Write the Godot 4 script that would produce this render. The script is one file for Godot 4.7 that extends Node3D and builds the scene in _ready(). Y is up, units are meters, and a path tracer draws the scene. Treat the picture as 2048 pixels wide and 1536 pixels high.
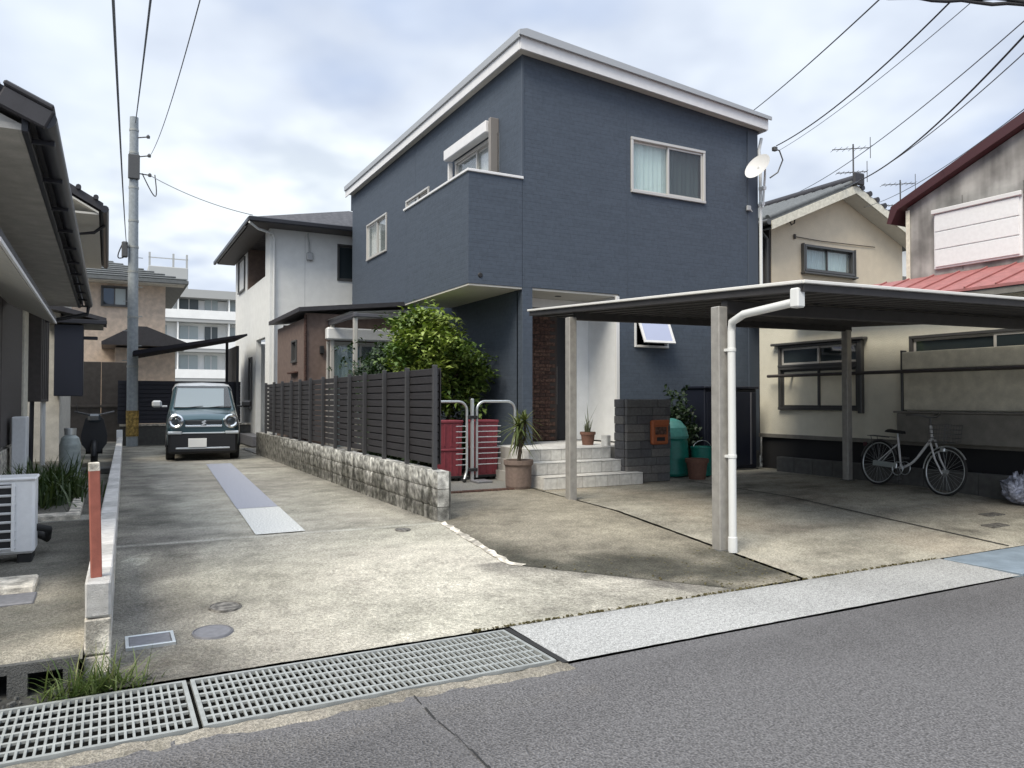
extends Node3D

# Everything is laid out as (s, y, t): s metres to the right along the street, y up, t metres away from the street.

class MB:
	var p := PackedVector3Array()
	var n := PackedVector3Array()
	var c := PackedColorArray()
	var uv := PackedVector2Array()
	var tint := Color(1, 1, 1)

	func vert(a: Vector3, nn: Vector3, u := Vector2.ZERO) -> void:
		p.append(a); n.append(nn); c.append(tint); uv.append(u)

	func tri(a: Vector3, b: Vector3, d: Vector3, o: Vector3) -> void:
		var nn := (d - a).cross(b - a)
		if nn.length_squared() < 1e-18:
			return
		nn = nn.normalized()
		if nn.dot((a + b + d) / 3.0 - o) < 0.0:
			nn = -nn
			vert(a, nn); vert(d, nn); vert(b, nn)
		else:
			vert(a, nn); vert(b, nn); vert(d, nn)

	func quad(a: Vector3, b: Vector3, d: Vector3, e: Vector3, o: Vector3) -> void:
		tri(a, b, d, o); tri(a, d, e, o)

	func box(fr: Transform3D, lo: Vector3, hi: Vector3, bev := 0.0) -> void:
		var m := (lo + hi) * 0.5
		var h := (hi - lo).abs() * 0.5
		bev = minf(bev, minf(h.x, minf(h.y, h.z)) * 0.9)
		var o := fr * m
		var ax := [Vector3(1, 0, 0), Vector3(0, 1, 0), Vector3(0, 0, 1)]
		for k in 3:
			var i := (k + 1) % 3
			var j := (k + 2) % 3
			for sg in [-1.0, 1.0]:
				var q := []
				for s in [[-1.0, -1.0], [1.0, -1.0], [1.0, 1.0], [-1.0, 1.0]]:
					q.append(fr * (m + ax[k] * (sg * h[k]) + ax[i] * (s[0] * (h[i] - bev)) + ax[j] * (s[1] * (h[j] - bev))))
				quad(q[0], q[1], q[2], q[3], o)
			if bev > 0.0:
				for si in [-1.0, 1.0]:
					for sj in [-1.0, 1.0]:
						var q := []
						for e in [[-1.0, 0], [1.0, 0], [1.0, 1], [-1.0, 1]]:
							var bi := 0.0 if e[1] == 0 else bev
							var bj := bev if e[1] == 0 else 0.0
							q.append(fr * (m + ax[k] * (e[0] * (h[k] - bev)) + ax[i] * (si * (h[i] - bi)) + ax[j] * (sj * (h[j] - bj))))
						quad(q[0], q[1], q[2], q[3], o)
		if bev > 0.0:
			for sx in [-1.0, 1.0]:
				for sy in [-1.0, 1.0]:
					for sz in [-1.0, 1.0]:
						var v := []
						for k in 3:
							var w := Vector3(bev, bev, bev)
							w[k] = 0.0
							v.append(fr * (m + Vector3(sx * (h.x - w.x), sy * (h.y - w.y), sz * (h.z - w.z))))
						tri(v[0], v[1], v[2], o)

	func prism(fr: Transform3D, poly: Array, n0: float, n1: float) -> void:
		var pk := PackedVector2Array()
		var mid := Vector2.ZERO
		for q in poly:
			pk.append(q); mid += q
		mid /= poly.size()
		var idx := Geometry2D.triangulate_polygon(pk)
		for k in range(0, idx.size(), 3):
			var a := pk[idx[k]]
			var b := pk[idx[k + 1]]
			var d := pk[idx[k + 2]]
			for w in [[n0, n1], [n1, n0]]:
				tri(fr * Vector3(a.x, a.y, w[0]), fr * Vector3(b.x, b.y, w[0]), fr * Vector3(d.x, d.y, w[0]), fr * Vector3((a.x + b.x + d.x) / 3, (a.y + b.y + d.y) / 3, w[1]))
		var turn := 0.0
		for k in pk.size():
			turn += pk[k].cross(pk[(k + 1) % pk.size()])
		for k in pk.size():
			var a := pk[k]
			var b := pk[(k + 1) % pk.size()]
			var inward := Vector2(-(b - a).y, (b - a).x).normalized() * signf(turn)
			var e := (a + b) * 0.5 + inward * 0.01
			quad(fr * Vector3(a.x, a.y, n0), fr * Vector3(b.x, b.y, n0), fr * Vector3(b.x, b.y, n1), fr * Vector3(a.x, a.y, n1), fr * Vector3(e.x, e.y, (n0 + n1) * 0.5))

	func tube(pts: Array, r: Variant, sides := 8, closed := false) -> void:
		var cnt := pts.size()
		var prev := Vector3.ZERO
		var rings := []
		for k in cnt:
			var a: Vector3 = pts[(k - 1 + cnt) % cnt] if (closed or k > 0) else pts[k]
			var b: Vector3 = pts[(k + 1) % cnt] if (closed or k < cnt - 1) else pts[k]
			var d := (b - a).normalized()
			if prev == Vector3.ZERO:
				prev = d.cross(Vector3.UP if absf(d.y) < 0.9 else Vector3.RIGHT).normalized()
			prev = (prev - d * prev.dot(d)).normalized()
			var up := d.cross(prev)
			var rad: float = r[k] if r is Array else r
			var ring := []
			for s in sides + 1:
				var an := TAU * s / sides
				var nn := prev * cos(an) + up * sin(an)
				ring.append([pts[k] + nn * rad, nn])
			rings.append(ring)
		for k in (cnt if closed else cnt - 1):
			var r0: Array = rings[k]
			var r1: Array = rings[(k + 1) % cnt]
			for s in sides:
				for q in [[r0[s], r1[s], r1[s + 1]], [r0[s], r1[s + 1], r0[s + 1]]]:
					smooth(q[0], q[1], q[2])
		if not closed:
			for e in [0, cnt - 1]:
				var o: Vector3 = pts[1] if e == 0 else pts[cnt - 2]
				for s in range(1, sides - 1):
					tri(rings[e][0][0], rings[e][s][0], rings[e][s + 1][0], o)

	func smooth(a: Array, b: Array, d: Array) -> void:
		var nn: Vector3 = (d[0] - a[0]).cross(b[0] - a[0])
		if nn.length_squared() < 1e-18:
			return
		if nn.dot(a[1] + b[1] + d[1]) < 0.0:
			vert(a[0], a[1]); vert(d[0], d[1]); vert(b[0], b[1])
		else:
			vert(a[0], a[1]); vert(b[0], b[1]); vert(d[0], d[1])

	func lathe(at: Vector3, prof: Array, sides := 20, ax := Basis.IDENTITY) -> void:
		for k in prof.size() - 1:
			var a: Vector2 = prof[k]
			var b: Vector2 = prof[k + 1]
			var sl := Vector2((b - a).y, -(b - a).x).normalized()
			for s in sides:
				var q := []
				for e in [[a, s], [b, s], [b, s + 1], [a, s + 1]]:
					var an: float = TAU * e[1] / sides
					var d := Vector3(cos(an), 0, sin(an))
					q.append([at + ax * (d * e[0].x + Vector3(0, e[0].y, 0)), ax * (d * sl.x + Vector3(0, sl.y, 0)).normalized()])
				smooth(q[0], q[1], q[2]); smooth(q[0], q[2], q[3])

	func grid(rows: Array, cols: Array = []) -> void:
		# rows of points -> smooth sheet; cols holds a colour for each point
		var nr := rows.size()
		var nc: int = rows[0].size()
		var nm := []
		for i in nr:
			var line := []
			for j in nc:
				var du: Vector3 = rows[i][mini(j + 1, nc - 1)] - rows[i][maxi(j - 1, 0)]
				var dv: Vector3 = rows[mini(i + 1, nr - 1)][j] - rows[maxi(i - 1, 0)][j]
				line.append(du.cross(dv).normalized())
			nm.append(line)
		for i in nr - 1:
			for j in nc - 1:
				for q in [[i, j, i + 1, j, i + 1, j + 1], [i, j, i + 1, j + 1, i, j + 1]]:
					for k in [0, 2, 4]:
						p.append(rows[q[k]][q[k + 1]]); n.append(nm[q[k]][q[k + 1]])
						c.append(cols[q[k]][q[k + 1]] if cols else tint)
						uv.append(Vector2.ZERO)

	func mesh(shift := Vector3.ZERO) -> ArrayMesh:
		var q := p
		if shift != Vector3.ZERO:
			q = PackedVector3Array()
			q.resize(p.size())
			for k in p.size():
				q[k] = p[k] - shift
		var arr := []
		arr.resize(Mesh.ARRAY_MAX)
		arr[Mesh.ARRAY_VERTEX] = q
		arr[Mesh.ARRAY_NORMAL] = n
		arr[Mesh.ARRAY_COLOR] = c
		arr[Mesh.ARRAY_TEX_UV] = uv
		var me := ArrayMesh.new()
		me.add_surface_from_arrays(Mesh.PRIMITIVE_TRIANGLES, arr)
		return me


var rng := RandomNumberGenerator.new()
var M := {}
var taken := {}
const ID := Transform3D.IDENTITY


func T(s: float, y: float, t: float) -> Vector3:
	return Vector3(s, y, -t)


func front(s: float, y: float, t: float) -> Transform3D:   # a wall that faces the street: u = s, v = up, n = towards the street
	return Transform3D(Basis(Vector3(1, 0, 0), Vector3(0, 1, 0), Vector3(0, 0, 1)), T(s, y, t))


func side(s: float, y: float, t: float) -> Transform3D:    # a wall that faces left: u = t, v = up, n = towards smaller s
	return Transform3D(Basis(Vector3(0, 0, -1), Vector3(0, 1, 0), Vector3(-1, 0, 0)), T(s, y, t))


func sidr(s: float, y: float, t: float) -> Transform3D:    # a wall that faces right: u = t, v = up, n = towards larger s
	return Transform3D(Basis(Vector3(0, 0, -1), Vector3(0, 1, 0), Vector3(1, 0, 0)), T(s, y, t))


func gy(t: float) -> float:                                 # the concrete falls towards the street
	return lerpf(-0.15, 0.0, clampf((t - 4.25) / 2.95, 0, 1))


func numbered(called: String, par: Node) -> String:
	var k := str(par.get_instance_id()) + called
	var i: int = taken.get(k, 0)
	taken[k] = i + 1
	return called if i == 0 else "%s_%03d" % [called, i]


func tag(o: Node, label := "", category := "", group := "", kind := "") -> Node:
	if label: o.set_meta("label", label)
	if category: o.set_meta("category", category)
	if group: o.set_meta("group", group)
	if kind: o.set_meta("kind", kind)
	return o


func thing(called: String, at: Vector3, label: String, category: String, group := "", turn := 0.0) -> Node3D:
	var o := Node3D.new()
	o.name = numbered(called, self)
	add_child(o, true)
	o.position = at
	o.rotation.y = turn
	tag(o, label, category, group)
	return o


func gpos(n: Node) -> Vector3:
	var q := Vector3.ZERO
	while n != self and n is Node3D:
		q += n.position
		n = n.get_parent()
	return q


func obj(called: String, mb: MB, m: Material, par: Node = self, local := false) -> MeshInstance3D:
	var o := MeshInstance3D.new()
	o.name = numbered(called, par)
	var shift := Vector3.ZERO
	if not local:
		if par == self:
			var lo := mb.p[0]
			var hi := mb.p[0]
			for q in mb.p:
				lo = lo.min(q); hi = hi.max(q)
			shift = Vector3((lo.x + hi.x) / 2, lo.y, (lo.z + hi.z) / 2)
			o.position = shift
		else:
			shift = gpos(par)
	o.mesh = mb.mesh(shift)
	o.material_override = m
	par.add_child(o, true)
	return o


func piece(called: String, me: Mesh, m: Material, par: Node, at: Vector3, b := Basis.IDENTITY) -> MeshInstance3D:
	var o := MeshInstance3D.new()
	o.name = numbered(called, par)
	o.mesh = me
	o.material_override = m
	par.add_child(o, true)
	o.transform = Transform3D(b, at - gpos(par))
	return o


func struct(called: String, mb: MB, m: Material) -> MeshInstance3D:
	var o := obj(called, mb, m)
	o.set_meta("kind", "structure")
	return o


func boxed(called: String, m: Material, par: Node, fr: Transform3D, lo: Vector3, hi: Vector3, bev := 0.0) -> MeshInstance3D:
	var mb := MB.new()
	mb.box(fr, lo, hi, bev)
	return obj(called, mb, m, par)


func box_mesh(size: Vector3, bev: float, wob := 0.0) -> ArrayMesh:
	var mb := MB.new()
	mb.box(ID, -size / 2, size / 2, bev)
	if wob > 0.0:
		var seen := {}
		for k in mb.p.size():
			var key := mb.p[k].snapped(Vector3(0.001, 0.001, 0.001))
			if not seen.has(key):
				seen[key] = Vector3(rng.randf_range(-wob, wob), rng.randf_range(-wob, wob), rng.randf_range(-wob, wob))
			mb.p[k] += seen[key]
	return mb.mesh()


func wall(mb: MB, fr: Transform3D, w: float, h: float, th: float, holes: Array = []) -> void:
	var us := [0.0, w]
	var vs := [0.0, h]
	for r in holes:
		for q in [r.position.x, r.end.x]:
			if q > 0 and q < w and not us.has(q): us.append(q)
		for q in [r.position.y, r.end.y]:
			if q > 0 and q < h and not vs.has(q): vs.append(q)
	us.sort(); vs.sort()
	for j in vs.size() - 1:
		var from := -1.0
		for i in us.size() - 1:
			var cell := Vector2((us[i] + us[i + 1]) / 2, (vs[j] + vs[j + 1]) / 2)
			var open := false
			for r in holes:
				open = open or r.has_point(cell)
			if not open and from < 0: from = us[i]
			if from >= 0 and (open or i == us.size() - 2):
				mb.box(fr, Vector3(from, vs[j], -th), Vector3(us[i] if open else us[i + 1], vs[j + 1], 0))
				from = -1.0


func window(par: Node, fr: Transform3D, r: Rect2, fm: Material, o: Dictionary = {}) -> Node3D:
	var fw: float = o.get("fw", 0.045)
	var pr: float = o.get("proud", 0.03)
	var f := MB.new()
	var a := r.position
	var b := r.end
	f.box(fr, Vector3(a.x, a.y, -0.07), Vector3(b.x, a.y + fw, pr + 0.012), 0.005)
	f.box(fr, Vector3(a.x, b.y - fw, -0.07), Vector3(b.x, b.y, pr + 0.004), 0.005)
	f.box(fr, Vector3(a.x, a.y + fw, -0.07), Vector3(a.x + fw, b.y - fw, pr), 0.005)
	f.box(fr, Vector3(b.x - fw, a.y + fw, -0.07), Vector3(b.x, b.y - fw, pr), 0.005)
	var win := obj(o.get("called", "window"), f, fm, par)
	var cnt: int = o.get("n", 2)
	var iw := (b.x - a.x - 2 * fw) / cnt
	for k in cnt:
		var sm := MB.new()
		var n0 := -0.055 if k % 2 == 0 else -0.025
		var u0 := a.x + fw + iw * k - (0.02 if k > 0 else 0.0)
		var u1 := a.x + fw + iw * (k + 1) + (0.02 if k < cnt - 1 else 0.0)
		var sw := 0.038
		var v0 := a.y + fw
		var v1 := b.y - fw
		sm.box(fr, Vector3(u0, v0, n0), Vector3(u1, v0 + sw, n0 + 0.024), 0.003)
		sm.box(fr, Vector3(u0, v1 - sw, n0), Vector3(u1, v1, n0 + 0.024), 0.003)
		sm.box(fr, Vector3(u0, v0 + sw, n0), Vector3(u0 + sw, v1 - sw, n0 + 0.024), 0.003)
		sm.box(fr, Vector3(u1 - sw, v0 + sw, n0), Vector3(u1, v1 - sw, n0 + 0.024), 0.003)
		obj("sash", sm, o.get("sash", fm), win)
		var pm: Array = o.get("panes", [M.glass])
		boxed("pane", pm[k % pm.size()], win, fr, Vector3(u0 + sw, v0 + sw, n0 + 0.009), Vector3(u1 - sw, v1 - sw, n0 + 0.014))
		var cur: Array = o.get("curtains", [])
		if k < cur.size() and cur[k] != null:
			var rows := [[], []]
			var steps := 40
			for q in steps + 1:
				var uu := lerpf(u0 - 0.02, u1 + 0.02, float(q) / steps)
				var d: float = -0.12 + 0.016 * sin(q * 1.35 + k) + 0.01 * sin(q * 0.63 + k * 2)
				rows[0].append(fr * Vector3(uu, v0 - 0.03, d))
				rows[1].append(fr * Vector3(uu, v1 + 0.03, d))
			var cm := MB.new()
			cm.grid(rows)
			obj("curtain", cm, cur[k], win)
	return win


func seam_noise(seed: int, freq: float, size := 512, octaves := 4, stretch := Vector2(1, 1)) -> Image:
	var fn := FastNoiseLite.new()
	fn.noise_type = FastNoiseLite.TYPE_SIMPLEX_SMOOTH
	fn.seed = seed
	fn.frequency = freq
	fn.fractal_octaves = octaves
	var im := fn.get_seamless_image(int(size / stretch.x), int(size / stretch.y))
	im.convert(Image.FORMAT_L8)
	if stretch != Vector2(1, 1):
		im.resize(size, size, Image.INTERPOLATE_CUBIC)
	return im


func gray(layers: Array, lo: float, hi: float, size := 512) -> ImageTexture:
	# layers: [image, weight, contrast]; the sum runs from lo to hi
	var out := PackedByteArray()
	out.resize(size * size)
	var datas := []
	for l in layers:
		datas.append(l[0].get_data())
	for k in size * size:
		var x := 0.5
		for q in layers.size():
			x += (datas[q][k] / 255.0 - 0.5) * layers[q][1]
		out[k] = int(clampf(lerpf(lo, hi, clampf(x, 0, 1)), 0, 1) * 255.0)
	return toned(out, size)


func toned(out: PackedByteArray, size: int) -> ImageTexture:
	var sum := 0.0
	for k in range(0, out.size(), 7):
		sum += pow(out[k] / 255.0, 2.2)
	var t := ImageTexture.create_from_image(Image.create_from_data(size, size, false, Image.FORMAT_L8, out))
	t.set_meta("mean", sum / ceilf(out.size() / 7.0))
	return t


func mat(col: Color, rough := 0.8, o: Dictionary = {}) -> StandardMaterial3D:
	var m := StandardMaterial3D.new()
	var a: float = o.get("alpha", 1.0)
	if o.has("tex"): col = col / o.tex.get_meta("mean")      # the texture only varies the tone round the base colour
	m.albedo_color = Color(col.linear_to_srgb(), a)
	m.roughness = rough
	m.metallic = o.get("metal", 0.0)
	m.metallic_specular = o.get("spec", 0.5)
	m.vertex_color_use_as_albedo = o.get("vc", false)
	if a < 1.0: m.transparency = BaseMaterial3D.TRANSPARENCY_ALPHA
	if o.has("tex"):
		m.albedo_texture = o.tex
	if o.has("bump"):
		m.heightmap_enabled = true
		m.heightmap_texture = o.bump
		m.heightmap_scale = o.get("depth", 0.5)
	if o.has("tex") or o.has("bump"):
		m.uv1_triplanar = true
		m.uv1_world_triplanar = o.get("world", true)
		m.uv1_triplanar_sharpness = 8.0
		var s: float = o.get("scale", 1.0)
		m.uv1_scale = Vector3(s, s, s)
	if o.has("rtex"): m.roughness_texture = o.rtex
	if o.has("coat"):
		m.clearcoat_enabled = true
		m.clearcoat = o.coat
		m.clearcoat_roughness = 0.08
	if o.has("back"):
		m.backlight_enabled = true
		m.backlight = o.back
	return m


func siding_images() -> Array:
	# thin stacked strips of a fibre-cement siding, as colour and as relief
	var size := 1024
	var col := PackedByteArray()
	var hgt := PackedByteArray()
	col.resize(size * size); hgt.resize(size * size)
	var nz := seam_noise(77, 0.02, size, 4).get_data()
	var rows := 32
	var rh := size / rows
	for r in rows:
		var x := 0
		var off := rng.randi_range(0, size - 1)
		while x < size:
			var w := mini(rng.randi_range(60, 190), size - x)
			if size - x - w < 50: w = size - x
			var tone := rng.randf_range(0.955, 1.0)
			var lift := rng.randf_range(0.35, 1.0)
			for yy in rh:
				for xx in w:
					var k := (r * rh + yy) * size + (x + xx + off) % size
					var groove := yy < 2 or xx < 2
					var g: float = nz[k] / 255.0 - 0.5
					col[k] = int(clampf(tone * (0.9 if groove else 1.0) + g * 0.10, 0, 1) * 255)
					hgt[k] = int(clampf((0.0 if groove else lift * 0.7) + g * 0.3 + 0.1, 0, 1) * 255)
			x += w
	return [toned(col, size), ImageTexture.create_from_image(Image.create_from_data(size, size, false, Image.FORMAT_L8, hgt))]


func make_materials() -> void:
	var n1 := seam_noise(1, 0.012, 512, 5)
	var n2 := seam_noise(2, 0.11, 512, 4)
	var n3 := seam_noise(3, 0.35, 512, 2)
	var n4 := seam_noise(4, 0.03, 512, 5, Vector2(1, 8))     # streaks that run along v
	var fine := gray([[n2, 0.9], [n3, 1.1]], 0.62, 1.0)
	var speck := gray([[n3, 1.6], [n2, 0.5]], 0.62, 1.0)
	var speck2 := gray([[n3, 1.4], [n2, 0.6]], 0.62, 1.0)
	var blot := gray([[n1, 1.3], [n2, 0.4]], 0.55, 1.0)
	var soft := gray([[n1, 0.8], [n2, 0.3], [n3, 0.3]], 0.82, 1.0)
	var faint := gray([[n1, 0.7], [n2, 0.3], [n3, 0.3]], 0.94, 1.0)
	var agg := gray([[n3, 1.3], [n2, 0.9]], 0.64, 1.0)
	var streak := gray([[seam_noise(9, 0.03, 512, 5, Vector2(1, 10)), 0.7], [n1, 1.1]], 0.62, 1.0)
	var rel := gray([[n2, 1.0], [n3, 1.4]], 0.0, 1.0)
	var relf := gray([[n3, 2.0]], 0.0, 1.0)
	var sid := siding_images()
	M.concrete = mat(Color(0.85, 0.85, 0.85), 0.9, {"vc": true, "tex": agg, "scale": 0.6, "bump": rel, "depth": 0.5, "spec": 0.3})
	M.asphalt = mat(Color(0.15, 0.146, 0.148), 0.92, {"vc": true, "tex": speck, "scale": 0.42, "bump": relf, "depth": 1.0, "spec": 0.3})
	M.whiteslab = mat(Color(0.66, 0.66, 0.63), 0.9, {"tex": agg, "scale": 0.7, "bump": relf, "depth": 0.3})
	M.paleslab = mat(Color(0.41, 0.41, 0.40), 0.9, {"vc": true, "tex": speck2, "scale": 0.5, "bump": relf, "depth": 0.3, "spec": 0.3})
	M.bluestrip = mat(Color(0.36, 0.37, 0.42), 0.85, {"tex": agg, "scale": 0.7, "bump": relf, "depth": 0.3})
	M.steelplate = mat(Color(0.26, 0.32, 0.38), 0.6, {"tex": soft, "scale": 0.7, "metal": 0.2})
	M.ground = mat(Color(0.2, 0.19, 0.16), 0.95, {"tex": blot, "scale": 0.3})
	M.gravel = mat(Color(0.42, 0.41, 0.38), 0.95, {"tex": speck, "scale": 1.5, "bump": rel, "depth": 2.0})
	M.gutter = mat(Color(0.035, 0.035, 0.032), 0.95, {"tex": blot, "scale": 0.8})
	M.galv = mat(Color(0.33, 0.345, 0.335), 0.6, {"metal": 0.15, "tex": soft, "scale": 1.5})
	M.block = mat(Color(1, 1, 1), 0.95, {"vc": true, "tex": blot, "scale": 1.1, "bump": rel, "depth": 0.8, "spec": 0.3})
	M.copeblock = mat(Color(0.62, 0.60, 0.575), 0.95, {"tex": soft, "scale": 1.6, "bump": rel, "depth": 0.3})
	M.copeblock2 = mat(Color(0.56, 0.545, 0.52), 0.95, {"tex": soft, "scale": 2.1, "bump": rel, "depth": 0.5})
	M.redpost = mat(Color(0.31, 0.10, 0.07), 0.75, {"tex": soft, "scale": 2.0})
	M.navy = mat(Color(0.071, 0.089, 0.118), 0.72, {"tex": sid[0], "scale": 0.48, "bump": sid[1], "depth": 0.35, "spec": 0.4})
	M.navytrim = mat(Color(0.063, 0.08, 0.107), 0.6)
	M.fascia = mat(Color(0.76, 0.755, 0.76), 0.5, {"tex": faint, "scale": 0.8})
	M.roofgrey = mat(Color(0.16, 0.17, 0.18), 0.5, {"metal": 0.3})
	M.drip = mat(Color(0.42, 0.43, 0.44), 0.45, {"metal": 0.3})
	M.soffit = mat(Color(0.58, 0.56, 0.51), 0.8, {"tex": faint, "scale": 1.0})
	M.alu = mat(Color(0.6, 0.58, 0.55), 0.4, {"metal": 0.35})
	M.aludark = mat(Color(0.1, 0.1, 0.1), 0.4, {"metal": 0.3})
	M.glass = mat(Color(0.75, 0.85, 0.85), 0.03, {"alpha": 0.12})
	M.glassdark = mat(Color(0.03, 0.04, 0.045), 0.04, {"spec": 0.7})
	M.screen = mat(Color(0.10, 0.11, 0.125), 0.3, {"alpha": 0.42})
	M.teal = mat(Color(0.55, 0.72, 0.70), 0.9, {"back": Color(0.3, 0.38, 0.37)})
	M.tealdark = mat(Color(0.30, 0.43, 0.46), 0.9)
	M.whitecloth = mat(Color(0.72, 0.73, 0.72), 0.9, {"tex": soft, "scale": 1.4})
	M.dim = mat(Color(0.05, 0.05, 0.055), 0.9)
	M.white = mat(Color(0.72, 0.72, 0.72), 0.6)
	M.pvc = mat(Color(0.72, 0.73, 0.72), 0.45)
	M.whitewall = mat(Color(0.78, 0.79, 0.78), 0.9, {"tex": faint, "scale": 0.5})
	M.whitepanel = mat(Color(0.76, 0.78, 0.8), 0.55, {"tex": faint, "scale": 0.6})
	M.darkroof = mat(Color(0.052, 0.05, 0.055), 0.7, {"tex": blot, "scale": 0.8})
	M.darktile = mat(Color(0.035, 0.034, 0.04), 0.55, {"tex": soft, "scale": 1.0})
	M.greytile = mat(Color(0.13, 0.14, 0.145), 0.7, {"tex": soft, "scale": 0.9})
	M.brownsiding = mat(Color(0.16, 0.115, 0.098), 0.8, {"tex": soft, "scale": 1.0})
	M.brick = mat(Color(0.098, 0.05, 0.038), 0.85, {"tex": blot, "scale": 2.5, "bump": rel, "depth": 0.6})
	M.brick2 = mat(Color(0.072, 0.038, 0.03), 0.85, {"tex": blot, "scale": 2.1, "bump": rel, "depth": 0.6})
	M.brick3 = mat(Color(0.125, 0.07, 0.052), 0.85, {"tex": blot, "scale": 2.8, "bump": rel, "depth": 0.6})
	M.mortar = mat(Color(0.05, 0.04, 0.036), 0.95)
	M.stone = mat(Color(0.15, 0.15, 0.152), 0.9, {"tex": soft, "scale": 2.4, "bump": rel, "depth": 0.4})
	M.stone2 = mat(Color(0.11, 0.11, 0.118), 0.9, {"tex": soft, "scale": 2.0, "bump": rel, "depth": 0.4})
	M.stone3 = mat(Color(0.19, 0.182, 0.175), 0.9, {"tex": soft, "scale": 2.7, "bump": rel, "depth": 0.4})
	M.tile = mat(Color(0.66, 0.655, 0.63), 0.55, {"tex": soft, "scale": 1.6})
	M.tile2 = mat(Color(0.61, 0.6, 0.575), 0.55, {"tex": soft, "scale": 1.9})
	M.grout = mat(Color(0.34, 0.33, 0.31), 0.95)
	M.orange = mat(Color(0.36, 0.10, 0.035), 0.6, {"tex": soft, "scale": 4.0})
	M.black = mat(Color(0.015, 0.015, 0.017), 0.6)
	M.rubber = mat(Color(0.02, 0.02, 0.02), 0.85)
	M.fence = mat(Color(0.027, 0.025, 0.028), 0.6, {"tex": soft, "scale": 1.6})
	M.fencepost = mat(Color(0.052, 0.052, 0.056), 0.5)
	M.post = mat(Color(0.36, 0.345, 0.32), 0.5, {"metal": 0.25, "tex": soft, "scale": 1.2})
	M.carroof = mat(Color(0.04, 0.038, 0.04), 0.7, {"metal": 0.0, "tex": soft, "scale": 0.7})
	M.carfascia = mat(Color(0.74, 0.73, 0.70), 0.5)
	M.silver = mat(Color(0.62, 0.65, 0.66), 0.35, {"metal": 0.75})
	M.redplastic = mat(Color(0.20, 0.035, 0.048), 0.55, {"tex": soft, "scale": 2.0})
	M.green = mat(Color(0.012, 0.19, 0.15), 0.4, {"tex": soft, "scale": 2.0})
	M.greenlite = mat(Color(0.10, 0.36, 0.31), 0.45, {"tex": soft, "scale": 2.0})
	M.terracotta = mat(Color(0.17, 0.085, 0.06), 0.85, {"tex": soft, "scale": 3.0})
	M.stonepot = mat(Color(0.22, 0.165, 0.14), 0.95, {"tex": soft, "scale": 2.5, "bump": rel, "depth": 0.4})
	M.soil = mat(Color(0.05, 0.038, 0.028), 0.95)
	M.shed = mat(Color(0.011, 0.014, 0.026), 0.45)
	M.shedtrim = mat(Color(0.15, 0.15, 0.17), 0.4, {"metal": 0.4})
	M.leaf = mat(Color(1, 1, 1), 0.5, {"vc": true, "back": Color(0.55, 0.6, 0.25)})
	M.bark = mat(Color(0.09, 0.07, 0.05), 0.95, {"tex": blot, "scale": 3.0})
	M.beigewall = mat(Color(0.73, 0.70, 0.59), 0.9, {"tex": faint, "scale": 0.6, "bump": rel, "depth": 0.3})
	M.creamwall = mat(Color(0.68, 0.585, 0.45), 0.9, {"tex": faint, "scale": 0.5, "bump": rel, "depth": 0.2})
	M.greywall = mat(Color(0.28, 0.272, 0.262), 0.95, {"tex": streak, "scale": 0.22})
	M.redtrim = mat(Color(0.065, 0.02, 0.025), 0.6)
	M.redroof = mat(Color(0.36, 0.14, 0.135), 0.6, {"tex": soft, "scale": 0.9})
	M.shutterbeige = mat(Color(0.60, 0.565, 0.46), 0.6, {"tex": soft, "scale": 0.7})
	M.frost = mat(Color(0.84, 0.79, 0.64), 0.45, {"tex": faint, "scale": 0.9, "spec": 0.5})
	M.darkbase = mat(Color(0.02, 0.02, 0.022), 0.9)
	M.greybox = mat(Color(0.20, 0.19, 0.17), 0.7, {"tex": soft, "scale": 0.8})
	M.curbblock = mat(Color(0.12, 0.12, 0.115), 0.95, {"tex": soft, "scale": 1.3, "bump": rel, "depth": 0.8})
	M.brownpanel = mat(Color(0.06, 0.052, 0.05), 0.6, {"tex": soft, "scale": 1.5})
	M.creampost = mat(Color(0.70, 0.67, 0.57), 0.85, {"tex": soft, "scale": 1.4})
	M.foundation = mat(Color(0.56, 0.52, 0.45), 0.95, {"tex": blot, "scale": 1.0, "bump": rel, "depth": 0.4})
	M.plaster = mat(Color(0.64, 0.62, 0.57), 0.9, {"tex": soft, "scale": 0.6})
	M.gutterdark = mat(Color(0.018, 0.019, 0.026), 0.4)
	M.acwhite = mat(Color(0.82, 0.83, 0.84), 0.4, {"tex": faint, "scale": 2.0})
	M.pole = mat(Color(0.30, 0.33, 0.35), 0.85, {"tex": soft, "scale": 1.2})
	M.poleguard = mat(Color(0.33, 0.22, 0.06), 0.7, {"tex": blot, "scale": 1.5})
	M.wire = mat(Color(0.03, 0.03, 0.035), 0.7)
	M.wirelight = mat(Color(0.16, 0.18, 0.21), 0.7)
	M.tanwall = mat(Color(0.64, 0.525, 0.43), 0.9, {"tex": soft, "scale": 0.7, "bump": rel, "depth": 0.5})
	M.fencebrown = mat(Color(0.10, 0.088, 0.08), 0.85, {"tex": soft, "scale": 0.7})
	M.fencenavy = mat(Color(0.026, 0.027, 0.04), 0.6)
	M.apt = mat(Color(0.87, 0.88, 0.88), 0.85, {"tex": faint, "scale": 0.15})
	M.aptgrey = mat(Color(0.40, 0.41, 0.41), 0.85)
	M.aptdark = mat(Color(0.10, 0.12, 0.13), 0.4)
	M.aptwin = mat(Color(0.46, 0.52, 0.53), 0.3)
	M.paint = mat(Color(0.032, 0.075, 0.092), 0.3, {"metal": 0.35, "coat": 0.9})
	M.paintroof = mat(Color(0.46, 0.48, 0.50), 0.35, {"coat": 0.6})
	M.carblack = mat(Color(0.012, 0.013, 0.016), 0.55)
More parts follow.
